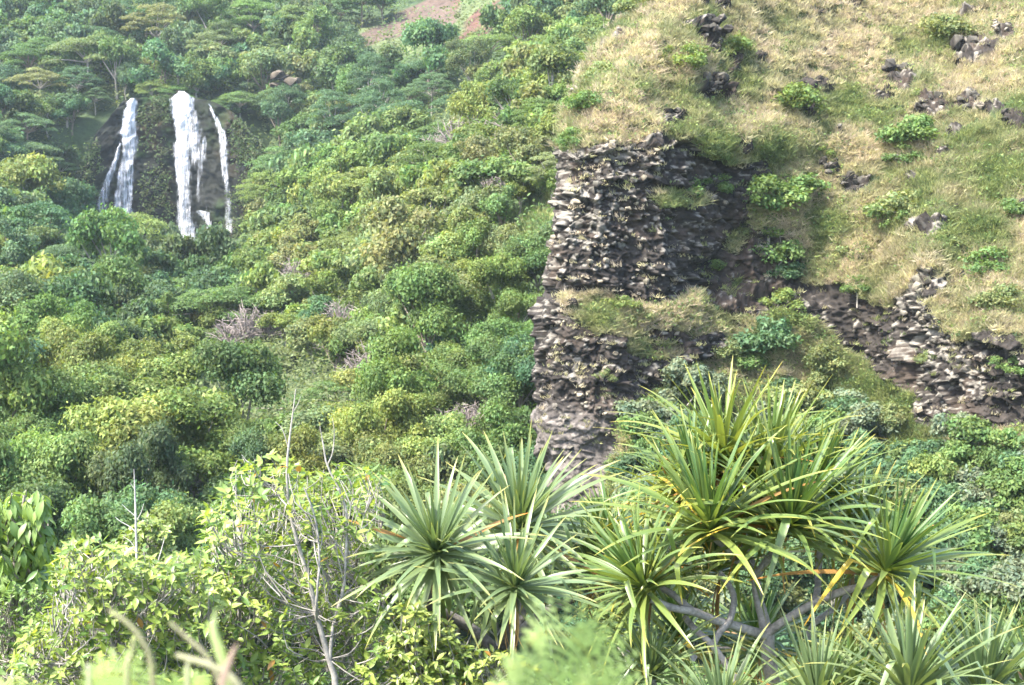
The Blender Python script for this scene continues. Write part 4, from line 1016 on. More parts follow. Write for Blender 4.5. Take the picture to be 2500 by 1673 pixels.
STRAP = {'up': [strap_mesh('leaf', b, wid=w_, fold=f) for b, w_, f in ((.12, .036, .7), (.25, .040, .6), (.4, .036, .6), (.05, .034, .8))],
         'arch': [strap_mesh('leaf', b, wid=w_, fold=f, twist=t_) for b, w_, f, t_ in ((.7, .040, .5, .1), (.95, .042, .45, -.2), (1.2, .038, .5, .2), (.5, .040, .5, 0))],
         'kink': [strap_mesh('leaf', .3, k, a_, w_, .4, segs=14) for k, a_, w_ in ((.5, 1.9, .042), (.62, 2.2, .044), (.42, 1.5, .040), (.7, 1.6, .042))],
         'hang': [strap_mesh('leaf', b, wid=.034, fold=.5, twist=t_) for b, t_ in ((1.1, .5), (.8, -.6), (1.4, .3))]}
def pan_leaf(kind): return rf_.choice(STRAP[kind])
def leaf_matrix(o, d, n, s, sw=1.0):
    d = d.normalized(); y = n.cross(d).normalized(); n = d.cross(y)
    m = Matrix((d * s, y * s * sw, n * s)).transposed().to_4x4(); m.translation = o
    return m
def rosette(c, axis, n=56, L=1.0, tone='mix', spread=1.0, skirt=6, a0=4, a1=102):
    """list of (mesh, matrix, colour) of one leaf head"""
    n = int(n * 1.5); L *= .94; out = []; axis = axis.normalized(); up = Vector((.2, .3, 1)) if abs(axis.z) < .9 else Vector((1, 0, 0))
    e1 = axis.cross(up).normalized(); e2 = axis.cross(e1); ph0 = rf_.uniform(0, 6.28)
    for i in range(n):
        f = (i + .5) / n; ph = ph0 + i * 2.39996 + rf_.uniform(-.15, .15)
        inc = R(a0 + (a1 - a0) * f ** 1.0 * spread + rf_.uniform(-8, 8))
        rad = e1 * math.cos(ph) + e2 * math.sin(ph)
        d = axis * math.cos(inc) + rad * math.sin(inc); nn = axis * math.sin(inc) - rad * math.cos(inc)
        # keel always turned so that bending follows gravity
        if (-nn).z > .35 and inc < R(150): pass
        kind = 'up' if f < .36 else ('arch' if f < .72 else rf_.choice(['arch', 'kink', 'hang']))
        if .3 < f < .9 and rf_.random() < .16: kind = 'kink'
        s = L * (.72 + .42 * min(1, f * 2.2)) * rf_.uniform(.82, 1.12)
        o = c + axis * (.20 * (1 - f) - .06) * L + rad * .035 * L
        g = rf_.random()
        if tone == 'blue': base = Vector((.085, .140, .080)).lerp(Vector((.15, .19, .085)), f * .6 + .25 * g)
        elif tone == 'yellow': base = Vector((.075, .135, .042)).lerp(Vector((.20, .22, .055)), min(1, f * .6 + .35 * g))
        else: base = Vector((.045, .105, .040)).lerp(Vector((.165, .20, .052)), min(1, f * .65 + .35 * g * g))
        if f > .6 and g < (.05 if tone == 'blue' else .09): base = Vector((.34, .27, .05)) if g < .05 and tone != 'blue' else Vector((.24, .14, .05))
        out.append((pan_leaf(kind), leaf_matrix(o, d, nn, s, rf_.uniform(.85, 1.15)), (*(base * .88), 1)))
    for k in range(skirt):                                         # dead leaves hanging from under the head
        ph = rf_.uniform(0, 6.28); rad = Vector((math.cos(ph), math.sin(ph), 0)); d = (Vector((0, 0, -1)) + rad * rf_.uniform(.1, .5)).normalized()
        nn = rad - d * rad.dot(d)
        out.append((rf_.choice(STRAP['hang']), leaf_matrix(c - axis * .1 * L, d, nn.normalized(), L * rf_.uniform(.5, .85), .9), (*(Vector((.24, .15, .07)) * rf_.uniform(.5, 1.3)), 1)))
    return out
def bag_leaves(name, items, matl, parent):
    V = []; F = []; T = []; off = 0; cache = {}
    for me, mtx, col in items:
        if me.name not in cache:
            n = len(me.vertices); v = np.empty(n * 3, np.float32); me.vertices.foreach_get('co', v); t_ = np.empty(n * 4, np.float32); me.color_attributes['tint'].data.foreach_get('color', t_)
            fl = np.empty(len(me.loops), np.int32); me.loops.foreach_get('vertex_index', fl)
            cache[me.name] = (v.reshape(-1, 3), t_.reshape(-1, 4)[:, :3], fl.reshape(-1, 4))
        v, t_, fl = cache[me.name]; M = np.array(mtx)
        V.append(v @ M[:3, :3].T + M[:3, 3]); T.append(t_ * np.array(col)[:3]); F.append(fl + off); off += len(v)
    o = add(name, mesh_np(name, np.concatenate(V), np.concatenate(F), [matl], np.concatenate(T), smooth=True), parent, kind='stuff')
    o.matrix_parent_inverse = Matrix.Translation(-parent.location)
    return o
def put_leaves(parent, items, name='leaf', limit=300, matl=None, rest_name='foliage'):
    """the leaves that show largest become parts, the rest one joined part"""
    inv = Matrix.Translation(-parent.location)
    for me, mtx, col in items[:limit]:
        o = bpy.data.objects.new(name, me); COL.objects.link(o); o.parent = parent; o.matrix_parent_inverse = inv; o.matrix_basis = mtx; o.color = col
    if len(items) > limit: bag_leaves(rest_name, items[limit:], matl or M_PAN, parent)
def limb(name, pts, parent, matl, tint, n=9, res=14):
    """pts: (px, py, Y, radius)"""
    w_ = smooth_line([P(a[0], a[1], a[2]) for a in pts], res); rr = np.interp(np.linspace(0, len(pts) - 1, res + 1), range(len(pts)), [a[3] for a in pts])
    rr = rr * (1 + .06 * np.array([rf_.uniform(-1, 1) for _ in rr]))
    V, F = tube(w_, rr, n)
    t = np.tile(np.array(tint), (len(V), 1)) * np.repeat(np.array([rf_.uniform(.85, 1.15) for _ in rr]), n)[:, None]
    o = add(name, mesh_np(name, V, F, [matl], t, smooth=True), parent); o.matrix_parent_inverse = Matrix.Translation(-parent.location)
    return o
def ground_z(p): return float(ground(np.array([p.x]), np.array([p.y]))[0])
PBK = (.27, .245, .22)

# --- the large branching pandanus, right
root = VP(1893, 1760, 11.6); root.z = ground_z(root)
T1 = thing('pandanus_tree', 'big branching pandanus with fanned green leaf heads and forked grey limbs', 'tree', root, 'pandanus trees in the foreground')
def trunk_down(px, py, Y): 
    p = VP(px, py, Y); return p
limb('trunk', [(1915, 2250, 11.7, .085), (1900, 1800, 11.65, .075), (1888, 1673, 11.6, .066), (1876, 1600, 11.6, .062), (1872, 1540, 11.6, .062)], T1, M_PBARK, PBK)
BR = [[(1876, 1556, 11.6, .055), (1840, 1543, 11.5, .046), (1784, 1525, 11.4, .043), (1740, 1512, 11.3, .042), (1693, 1493, 11.2, .040), (1640, 1484, 11.1, .037), (1585, 1462, 11.0, .034)],
      [(1700, 1497, 11.2, .034), (1670, 1475, 11.25, .034), (1640, 1450, 11.35, .033), (1600, 1428, 11.45, .032)],
      [(1874, 1548, 11.6, .050), (1905, 1522, 11.5, .044), (1987, 1473, 11.4, .042), (2050, 1446, 11.3, .039), (2104, 1430, 11.2, .036), (2155, 1405, 11.1, .034)],
      [(1872, 1548, 11.6, .062), (1862, 1500, 11.7, .058), (1852, 1466, 11.75, .05), (1842, 1400, 11.8, .048), (1820, 1340, 11.9, .045), (1800, 1240, 12.0, .04), (1790, 1170, 12.0, .036)],
      [(1842, 1410, 11.8, .045), (1880, 1360, 11.7, .04), (1922, 1305, 11.5, .036)],
      [(1836, 1390, 11.8, .042), (1806, 1375, 11.7, .038), (1775, 1340, 11.5, .036), (1742, 1312, 11.3, .034)],
      [(1742, 1575, 11.2, .034), (1756, 1545, 11.3, .034), (1780, 1518, 11.35, .033), (1792, 1470, 11.5, .032), (1786, 1440, 11.6, .03), (1758, 1400, 11.7, .03)],
      [(1830, 1720, 11.0, .036), (1790, 1650, 11.05, .035), (1741, 1578, 11.15, .034), (1700, 1540, 11.3, .032), (1672, 1508, 11.5, .03)],
      [(1987, 1476, 11.5, .036), (1996, 1440, 11.7, .034), (1998, 1400, 11.9, .034), (2003, 1340, 12.0, .032), (2010, 1260, 12.1, .03)],
      [(1968, 1560, 12.0, .032), (1990, 1520, 12.0, .032), (2030, 1490, 12.0, .031), (2075, 1440, 12.1, .03), (2080, 1365, 12.1, .03)]]
for b in BR: b[:] = [(q[0], q[1], q[2], q[3] * .86) for q in b]
for b in BR: limb('branch', b, T1, M_PBARK, PBK, 8)
L1 = []
def head(px, py, Y, ax, n, L, tone='mix', **k): return rosette(VP(px, py, Y), Vector(ax), n, L, tone, **k)
L1 += head(1735, 1300, 11.2, (-.16, -.22, .95), 66, .98)
L1 += head(1925, 1290, 11.4, (.10, -.34, .93), 66, .98)
L1 += head(2157, 1398, 11.1, (.34, -.20, .90), 60, .92)
L1 += head(1580, 1440, 11.0, (-.55, -.15, .80), 60, .82)
L1 += head(1700, 1190, 11.9, (-.2, -.1, .97), 48, .80)
L1 += head(1985, 1200, 12.0, (.2, -.05, .97), 46, .78)
L1 += head(1768, 1140, 12.0, (-.10, .05, .98), 56, .98, 'yellow')
L1 += head(1878, 1165, 12.1, (.08, .06, .98), 54, .98, 'yellow')
L1 += head(2082, 1350, 12.1, (.16, .05, .97), 50, .92, 'yellow')
L1 += head(2012, 1250, 12.2, (.1, .1, .97), 46, .85)
L1 += head(1598, 1425, 11.5, (-.4, .1, .9), 40, .85, 'yellow')
L1 += head(1755, 1395, 11.8, (-.1, .1, .95), 40, .8)
L1 += head(1660, 1560, 12.3, (-.2, -.15, .93), 46, .75)
L1 += head(1850, 1580, 12.8, (0, -.1, .98), 46, .8)
L1 += head(1500, 1330, 12.4, (-.3, 0, .95), 40, .7)
L1 += head(1665, 1245, 12.2, (-.15, .1, .97), 44, .82, 'yellow')
L1 += head(1835, 1235, 11.9, (.0, -.1, .97), 50, .86)
LIMBZ = [(1590, 1430), (1700, 1420), (1860, 1390), (2000, 1440), (2150, 1420), (2130, 1530), (1960, 1640), (1700, 1640), (1590, 1560)]
def over_limbs(it):
    m = it[1]
    for f_ in (.5, .75, .95):
        q = m @ Vector((f_, 0, -.12 * f_)); a_, b_ = proj(np.array(q[:]))
        if q.y < 11.75 and inpoly(np.array([a_]), np.array([b_]), LIMBZ)[0]: return True
    return False
L1 = [x for x in L1 if not over_limbs(x) or rf_.random() < .10]
front = [x for x in L1]
front.sort(key=lambda it: it[1].translation.y - .6 * it[1].to_scale().x)
put_leaves(T1, front)

# --- the left pandanus with blue-green star heads
root = VP(1215, 1760, 11.4); root.z = ground_z(root)
T2 = thing('pandanus_tree', 'pandanus with four blue-green star-shaped heads, left of the big one', 'tree', root, 'pandanus trees in the foreground')
limb('trunk', [(1225, 2300, 11.6, .09), (1218, 1800, 11.5, .08), (1215, 1660, 11.4, .075), (1214, 1600, 11.4, .07)], T2, M_PBARK, PBK)
for b in ([(1214, 1612, 11.4, .06), (1190, 1570, 11.4, .055), (1150, 1535, 11.5, .048), (1090, 1500, 11.5, .044), (1050, 1490, 11.4, .04), (1060, 1430, 11.3, .036), (1075, 1372, 11.1, .034)],
          [(1216, 1605, 11.4, .06), (1260, 1560, 11.5, .052), (1320, 1500, 11.7, .046), (1385, 1470, 11.9, .042), (1440, 1420, 12.1, .038), (1470, 1350, 12.2, .034)],
          [(1214, 1608, 11.4, .05), (1235, 1560, 11.2, .045), (1255, 1500, 11.0, .04), (1258, 1450, 10.9, .036)],
          [(1260, 1562, 11.5, .045), (1275, 1480, 11.8, .04), (1270, 1400, 12.0, .036), (1264, 1315, 12.0, .034)]): limb('branch', b, T2, M_PBARK, (.14, .127, .112), 8)
L2 = head(1068, 1356, 11.0, (-.06, -.62, .80), 72, .80, 'blue')
L2 += head(1256, 1440, 10.8, (.05, -.52, .85), 54, .74, 'blue', skirt=12)
L2 += head(1264, 1300, 11.9, (.06, -.42, .90), 66, .92, 'blue')
L2 += head(1440, 1385, 12.2, (.05, -.2, .95), 46, .66, 'blue')
L2 += head(1345, 1380, 12.6, (.05, .1, .95), 40, .66, 'blue')
L2.sort(key=lambda it: it[1].translation.y - .6 * it[1].to_scale().x)
put_leaves(T2, L2)
# --- young pandanus heads along the bottom edge
for px, py, Y, ax, n, L, tone, lab in [
    (1995, 1735, 10.4, (.0, .05, 1), 46, .80, 'blue', 'young pandanus fan at the bottom edge right of the forked grey trunk'),
    (2215, 1705, 10.2, (.05, .0, 1), 48, .88, 'blue', 'tall spiky young pandanus at the bottom edge under the rightmost head'),
    (2400, 1715, 10.6, (.0, .0, 1), 48, .92, 'blue', 'young pandanus in the bottom right corner'),
    (1765, 1775, 10.3, (-.1, .0, 1), 44, .74, 'blue', 'low young pandanus at the bottom edge left of the forked grey trunk'),
    (1590, 1655, 10.9, (-.1, -.25, .95), 44, .62, 'blue', 'small dull blue pandanus in the shade under the left limbs of the big one'),
    (2080, 1730, 10.9, (.1, .1, 1), 40, .75, 'mix', 'short green pandanus between two taller young ones at the bottom edge'),
    (2530, 1690, 11.2, (.0, .0, 1), 40, .85, 'mix', 'pandanus cut by the right picture edge at the bottom')]:
    c = VP(px, py, Y); root = c.copy(); root.z = ground_z(c)
    t = thing('pandanus_tree', lab, 'tree', root, 'pandanus trees in the foreground')
    V, F = tube([root - Vector((0, 0, .2)), root.lerp(c, .5) + Vector((.05, 0, 0)), c], [.06, .05, .045], 8)
    o = add('trunk', mesh_np('trunk', V, F, [M_PBARK], np.tile(PBK, (len(V), 1)), smooth=True), t); o.matrix_parent_inverse = Matrix.Translation(-root)
    put_leaves(t, rosette(c, Vector(ax), n, L, tone, a1=72))

# ------------------------------------------------------------------ foreground shrubs
def blade_mesh(name, w_=.24, bend=.5, fold=.18, segs=4, matl=None):
    """oval leaf one unit long along +x"""
    V = []; F = []; T = []; a = .15; x = z = 0
    prof = [.10, .80, 1.0, .60, .03] if segs == 4 else [.12, .95, .85, .05]
    for i in range(segs + 1):
        for k in (-1, 0, 1):
            l = k * w_ * prof[i]; V.append((x - math.sin(a) * abs(k) * fold * w_ * prof[i], l, z + math.cos(a) * abs(k) * fold * w_))
            T.append((1.25, 1.2, 1.0) if k == 0 else (1, 1, 1))
        a -= bend / segs; x += math.cos(a) / segs; z += math.sin(a) / segs
    for i in range(segs):
        for k in (0, 1): F.append((i * 3 + k, i * 3 + k + 1, i * 3 + 4 + k, i * 3 + 3 + k))
    return mesh_np(name, np.array(V), np.array(F), [matl or M_SHR], np.array(T), smooth=True)
OVAL = [blade_mesh('leaf', w_, b, f) for w_, b, f in ((.20, .5, .3), (.23, .3, .2), (.18, .8, .35), (.22, -.2, .3), (.19, 1.1, .3))]
DROOP = [blade_mesh('leaf', w_, b, .2) for w_, b in ((.17, 1.0), (.19, 1.3), (.16, .7))]
M_STEM = tinted_material('pale_stem', .8, 30, .3, .004)
def poly_points(poly, n, r):
    xs = [p[0] for p in poly]; ys = [p[1] for p in poly]; out = []
    while len(out) < n:
        x, y = r.uniform(min(xs), max(xs)), r.uniform(min(ys), max(ys))
        if inpoly(np.array([x]), np.array([y]), poly)[0]: out.append((x, y))
    return out
def shrub(name, label, cat, rootpx, stems, poly, Yr, nwhorl, leaf_len, cols, seed, per=6, meshes=None, stemcol=(.25, .23, .205), nearest=4, bare=(), droop=.2, lift=1.0, group=None, spread=(40, 95), twig_r=.006):
    r = random.Random(seed); root = VP(*rootpx); root.z = ground_z(root)
    t = thing(name, label, cat, root, group); inv = Matrix.Translation(-root)
    nodes = []
    for i, st in enumerate(stems):
        limb('trunk' if i == 0 else 'branch', st, t, M_STEM, stemcol, 7, 16)
        w_ = smooth_line([P(a[0], a[1], a[2]) for a in st], 16)
        if i not in bare: nodes += [Vector(q) for q in w_[3:]]
        else: nodes += [Vector(q) for q in w_[3:9]]
    tw = Bag(); items = []
    for (x, y) in poly_points(poly, nwhorl, r):
        Y = r.uniform(*Yr); tip = VP(x, y, Y)
        cand = sorted(nodes, key=lambda q: (q - tip + Vector((0, 0, .28))).length + max(0, q.z - tip.z + .05) * 2.5)[:nearest]; s0 = r.choice(cand)
        if (s0 - tip).length > .5: s0 = tip + ((s0 - tip).normalized() + Vector((0, 0, -.7))).normalized() * r.uniform(.3, .55)
        mid = s0.lerp(tip, .5) + Vector((r.uniform(-.08, .08), r.uniform(-.08, .08), r.uniform(-.10, .02)))
        V, F = tube(smooth_line([s0, mid, tip], 4), [twig_r, twig_r * .9, twig_r * .75, twig_r * .6, twig_r * .45], 4); tw.put(V, F, np.array(stemcol) * r.uniform(.65, 1.15))
        d = (tip - mid).normalized(); d = (d + Vector((0, 0, .5 * lift))).normalized()
        e1 = d.cross(Vector((.3, .2, 1))).normalized(); e2 = d.cross(e1); ph0 = r.uniform(0, 6.28)
        shade = r.random()
        for k in range(int(per * r.uniform(.7, 1.3))):
            ph = ph0 + k * 2.4; inc = R(r.uniform(*spread)); rad = e1 * math.cos(ph) + e2 * math.sin(ph)
            dd = d * math.cos(inc) + rad * math.sin(inc) + Vector((0, 0, -droop)); dd.normalize()
            nn = d * math.sin(inc) - rad * math.cos(inc); nn = (nn + Vector((0, 0, .4))).normalized()
            if abs(nn.dot(dd)) > .95: continue
            o = tip - d * r.uniform(0, .10)
            c = Vector(cols[0]).lerp(Vector(cols[1]), min(1, max(0, shade * .6 + r.uniform(-.1, .5))))
            if r.random() < .006 and leaf_len < .2: c = Vector((.30, .17, .05))
            items.append((r.choice(meshes or OVAL), leaf_matrix(o, dd, nn, leaf_len * r.uniform(.65, 1.25), r.uniform(.85, 1.2)), (*c, 1)))
    o = add('twigs', tw.mesh('twigs', M_STEM), t); o.matrix_parent_inverse = inv; o['kind'] = 'stuff'
    items.sort(key=lambda it: it[1].translation.y + r.uniform(-.15, .15))
    put_leaves(t, items, matl=M_SHR)
    return t
YG = ((.115, .165, .035), (.36, .38, .085)); PY = ((.17, .20, .05), (.45, .44, .14))
S1 = shrub('leafy_shrub', 'tall leafy yellow-green shrub with pale stems and bare tips, left of the pandanus', 'shrub', (815, 1900, 11.4),
      [[(835, 2150, 10.8, 0.0340), (822, 1700, 10.8, 0.0272), (800, 1600, 10.8, 0.0245), (775, 1510, 10.8, 0.0224), (755, 1420, 10.8, 0.0204), (728, 1330, 10.8, 0.0170), (706, 1240, 10.8, 0.0122), (700, 1150, 10.8, 0.0095), (706, 1080, 10.8, 0.0082), (716, 1000, 10.8, 0.0054), (722, 950, 10.8, 0.0027)],
       [(805, 1610, 10.8, 0.0170), (815, 1520, 10.8, 0.0150), (838, 1440, 10.8, 0.0136), (846, 1330, 10.8, 0.0109), (842, 1230, 10.9, 0.0088), (800, 1140, 10.9, 0.0075), (790, 1090, 10.9, 0.0061), (781, 1040, 10.9, 0.0027)],
       [(800, 1135, 10.9, 0.0054), (812, 1105, 10.9, 0.0048), (816, 1060, 10.9, 0.0034), (812, 1020, 10.9, 0.0020)],
       [(830, 1660, 11.4, 0.0177), (850, 1560, 11.3, 0.0150), (880, 1470, 11.3, 0.0122), (905, 1390, 11.3, 0.0102), (925, 1310, 11.3, 0.0075), (940, 1260, 11.3, 0.0041)],
       [(800, 1640, 11.3, 0.0163), (780, 1580, 11.3, 0.0136), (772, 1480, 10.6, 0.0109), (780, 1370, 10.6, 0.0088), (770, 1270, 10.6, 0.0068), (742, 1190, 10.6, 0.0048)],
       [(590, 2100, 11.3, 0.0272), (585, 1650, 11.3, 0.0150), (580, 1550, 11.3, 0.0129), (588, 1420, 11.3, 0.0109), (592, 1330, 11.3, 0.0068)],
       [(705, 1240, 10.8, 0.0068), (660, 1190, 11.3, 0.0054), (620, 1150, 11.3, 0.0041), (590, 1110, 11.3, 0.0027)],
       [(706, 1100, 10.8, 0.0048), (690, 1050, 10.8, 0.0034), (672, 1030, 10.8, 0.0020)],
       [(868, 1480, 11.3, 0.0088), (870, 1400, 11.3, 0.0068), (880, 1300, 10.8, 0.0054), (905, 1200, 10.8, 0.0034)],
       [(714, 1010, 10.8, 0.0034), (728, 985, 10.8, 0.0027), (736, 962, 10.8, 0.0014)]],
      [(545, 1165), (590, 1110), (700, 1110), (760, 1150), (830, 1130), (900, 1140), (940, 1160), (930, 1260), (905, 1400), (960, 1480), (1010, 1520), (1010, 1673), (430, 1673), (460, 1480), (490, 1330), (500, 1230), (545, 1210)],
      (10.6, 12.6), 930, .096, ((.060, .125, .032), (.255, .315, .082)), 1, bare=(0, 1, 2))
S2 = shrub('leafy_shrub', 'lower leafy shrub with crooked pale branches at the bottom left', 'shrub', (300, 1950, 10.4),
      [[(330, 2200, 10.4, .045), (310, 1750, 10.4, .032), (295, 1640, 10.4, .028), (268, 1560, 10.4, .025), (218, 1500, 10.4, .021), (212, 1450, 10.4, .017), (206, 1400, 10.4, .013), (200, 1360, 10.4, .007)],
       [(275, 1570, 10.4, .016), (262, 1520, 10.3, .014), (268, 1480, 10.3, .012), (300, 1455, 10.3, .010), (345, 1430, 10.3, .006)],
       [(212, 1452, 10.4, .010), (190, 1430, 10.4, .008), (182, 1415, 10.4, .006), (225, 1395, 10.5, .004)],
       [(300, 1660, 10.3, .012), (210, 1625, 10.2, .011), (120, 1620, 10.1, .010), (75, 1598, 10.1, .006)],
       [(90, 1605, 10.1, .006), (110, 1580, 10.1, .005), (135, 1560, 10.1, .003)],
       [(375, 1560, 10.6, .010), (400, 1520, 10.6, .008), (430, 1470, 10.6, .004)],
       [(500, 2000, 10.6, .03), (505, 1640, 10.6, .014), (480, 1560, 10.6, .010), (500, 1490, 10.6, .006)]],
      [(120, 1330), (190, 1300), (300, 1320), (420, 1360), (500, 1340), (540, 1420), (520, 1560), (500, 1680), (0, 1690), (40, 1570), (130, 1450)],
      (9.8, 11.6), 760, .094, ((.055, .11, .028), (.23, .285, .07)), 2)
S3 = shrub('leafy_shrub', 'leafy shrub with thin pale twigs underneath the blue-green pandanus heads', 'shrub', (1080, 2000, 10.9),
      [[(1085, 2200, 10.9, .03), (1070, 1760, 10.9, .018), (1050, 1660, 10.9, .013), (1020, 1580, 10.9, .008), (1000, 1530, 10.9, .004)],
       [(1070, 1770, 10.9, .014), (1110, 1680, 10.8, .010), (1130, 1600, 10.8, .006), (1150, 1550, 10.8, .004)],
       [(1100, 1780, 10.9, .013), (1180, 1690, 10.7, .009), (1230, 1640, 10.7, .005)]],
      [(930, 1490), (1000, 1470), (1100, 1520), (1150, 1580), (1250, 1590), (1330, 1640), (1330, 1690), (960, 1690)],
      (10.3, 11.3), 430, .090, ((.055, .105, .028), (.24, .28, .075)), 3)
S4 = shrub('drooping_tree', 'tree at the left edge with whorls of large drooping glossy leaves', 'tree', (40, 1950, 12.6),
      [[(60, 2300, 12.6, .06), (50, 1800, 12.6, .05), (30, 1500, 12.6, .035), (40, 1350, 12.6, .022), (60, 1210, 12.6, .010)], [(34, 1450, 12.6, .02), (0, 1350, 12.5, .014), (-20, 1250, 12.5, .008)], [(36, 1430, 12.6, .018), (90, 1360, 12.5, .012), (110, 1310, 12.5, .006)]],
      [(-60, 1215), (0, 1195), (60, 1185), (115, 1200), (125, 1290), (110, 1400), (60, 1440), (-60, 1440)], (12.0, 13.2), 120, .165, ((.085, .15, .045), (.20, .28, .075)), 4, per=11, meshes=DROOP, droop=.75, spread=(60, 115), stemcol=(.2, .18, .15), twig_r=.012)
S5 = shrub('dense_bush', 'dense dark green small-leaved bush at the bottom left edge', 'bush', (90, 1950, 12.2),
      [[(100, 2200, 12.2, .05), (95, 1750, 12.2, .03), (90, 1600, 12.2, .02), (100, 1450, 12.2, .008)], [(95, 1720, 12.2, .02), (20, 1600, 12.1, .014), (-10, 1480, 12.1, .006)], [(95, 1720, 12.2, .02), (170, 1590, 12.1, .012), (220, 1470, 12.1, .005)]],
      [(-40, 1450), (40, 1420), (130, 1430), (200, 1410), (270, 1440), (260, 1560), (200, 1673), (-40, 1690)], (11.6, 12.9), 430, .062, ((.055, .11, .03), (.14, .21, .055)), 5, per=8, stemcol=(.2, .18, .15))
S6 = shrub('feathery_bush', 'small bush with pale feathery leaf sprays behind the dead sapling', 'bush', (365, 1950, 14.0),
      [[(370, 2100, 14, .04), (366, 1600, 14, .025), (362, 1400, 14, .014), (365, 1290, 14, .006)], [(364, 1420, 14, .012), (330, 1340, 14, .007), (305, 1300, 14, .004)], [(364, 1420, 14, .012), (395, 1340, 14, .007), (405, 1310, 14, .004)]],
      [(285, 1310), (330, 1270), (360, 1255), (395, 1270), (420, 1310), (440, 1400), (290, 1400)], (13.6, 14.4), 90, .10, ((.09, .14, .04), (.18, .23, .07)), 6, per=8, stemcol=(.25, .22, .18))
# dead sapling
root = VP(336, 1900, 11.2); root.z = ground_z(root)
ds_ = thing('dead_sapling', 'thin leafless white sapling standing up among the low shrubs', 'sapling', root)
limb('trunk', [(345, 2150, 11.2, .018), (340, 1500, 11.2, .014), (336, 1420, 11.2, .012), (333, 1330, 11.2, .010), (331, 1250, 11.2, .008), (329, 1190, 11.2, .006), (327, 1145, 11.2, .002)], ds_, M_STEM, (.36, .34, .32), 6)
for b in ([(333, 1300, 11.2, .005), (315, 1285, 11.2, .004), (292, 1272, 11.2, .003), (281, 1262, 11.2, .002)], [(332, 1262, 11.2, .004), (312, 1245, 11.2, .003), (298, 1232, 11.2, .002)], [(332, 1275, 11.2, .004), (345, 1250, 11.2, .003), (351, 1230, 11.2, .002)], [(334, 1345, 11.2, .005), (318, 1322, 11.2, .003), (300, 1310, 11.2, .002)], [(329, 1195, 11.2, .003), (322, 1185, 11.2, .002), (319, 1180, 11.2, .001)], [(383, 1380, 11.1, .006), (395, 1340, 11.1, .004), (402, 1312, 11.1, .002)]): limb('branch', b, ds_, M_STEM, (.36, .34, .32), 5, 8)

# ------------------------------------------------------------------ right by the lens: fern fronds and grass, out of focus
M_FERN = foliage_material('fern', .4, .5, .3)
def frond_mesh(pts, n, plen, seed, taper=.8):
    r = random.Random(seed); w_ = smooth_line(pts, n); b = Bag()
    V, F = tube(w_, list(np.linspace(.0018, .0006, n + 1)), 4); b.put(V, F, np.array([1.2, 1.0, .7]))
    for i in range(2, n):
        p = Vector(w_[i]); d = (Vector(w_[min(i + 1, n)]) - Vector(w_[i - 1])).normalized()
        side0 = d.cross(Vector((.2, -1, .35))).normalized(); s = i / n; L = plen * math.sin(math.pi * min(1, .18 + .82 * s)) ** taper * r.uniform(.85, 1.1)
        for sg in (-1, 1):
            dr = (side0 * sg + d * .45 + Vector((0, 0, -.12))).normalized(); nrm = dr.cross(d).normalized()
            m = max(4, int(L / .012)); 
            for k in range(m):
                q = p + dr * L * (k + .5) / m; ll = .011 * (1 - k / m * .75) * (L / plen + .3)
                for s2 in (-1, 1):
                    e = (d * s2 * .9 + dr * .5).normalized()
                    vv = [q - dr * .0035, q + dr * .0035, q + e * ll + dr * .002, q + e * ll * .8 - dr * .002]
                    b.put(np.array([list(x) for x in vv]), np.array([[0, 1, 2, 3]]), np.array([1, 1, 1]) * r.uniform(.8, 1.2))
    return b
def fern(label, rootpx, fronds, col, plen):
    root = VP(*rootpx); t = thing('fern', label, 'fern', root, 'ferns right below the overlook')
    for i, f in enumerate(fronds):
        o = add('frond', frond_mesh([P(*q) for q in f], 17, plen * (1 - .08 * (i % 3)), i).mesh('frond', M_FERN), t); o.matrix_parent_inverse = Matrix.Translation(-root); o.color = (*col, 1)
fern('blurred bright fern plume rising at the bottom edge in front of the pandanus', (1420, 2300, 1.9),
     [[(1470, 2300, 1.9), (1475, 1800, 1.9), (1455, 1640, 1.9), (1400, 1560, 1.88), (1330, 1545, 1.86), (1290, 1575, 1.85)],
      [(1470, 2300, 1.95), (1490, 1850, 1.95), (1480, 1680, 1.95), (1440, 1580, 1.93), (1405, 1525, 1.92)],
      [(1440, 2300, 1.85), (1420, 1850, 1.85), (1370, 1690, 1.83), (1290, 1625, 1.8), (1230, 1640, 1.78)],
      [(1420, 2300, 1.8), (1400, 1900, 1.8), (1340, 1740, 1.78), (1260, 1690, 1.76), (1200, 1700, 1.75)],
      [(1480, 2300, 1.9), (1500, 1900, 1.9), (1490, 1760, 1.88), (1450, 1690, 1.86), (1400, 1670, 1.85)]], (.27, .33, .12), .066)
fern('blurred green fern arching at the bottom edge left of the grass stalks', (320, 2300, 1.8),
     [[(400, 2300, 1.8), (400, 1850, 1.8), (360, 1710, 1.8), (300, 1650, 1.8), (240, 1655, 1.8), (215, 1690, 1.8)], [(400, 2300, 1.85), (420, 1850, 1.85), (430, 1750, 1.85), (460, 1680, 1.85), (520, 1665, 1.85)]], (.24, .31, .10), .042)
fern('blurred pale fern tips in the bottom left corner', (40, 2300, 1.9), [[(60, 2300, 1.9), (60, 1850, 1.9), (50, 1760, 1.9), (20, 1700, 1.9), (-40, 1690, 1.9)], [(60, 2300, 1.95), (80, 1850, 1.95), (90, 1770, 1.95), (110, 1715, 1.95), (150, 1695, 1.95)]], (0.29, 0.33, 0.13), .042)
fern('blurred fern tip at the bottom right corner edge', (2480, 2300, 1.9), [[(2470, 2300, 1.9), (2475, 1900, 1.9), (2480, 1750, 1.9), (2490, 1690, 1.9)]], (0.29, 0.38, 0.10), .045)
root = VP(470, 2300, 1.7)
gs = thing('grass_clump', 'blurred pale grass stalks leaning across the bottom left, one blade reddish', 'grass clump', root)
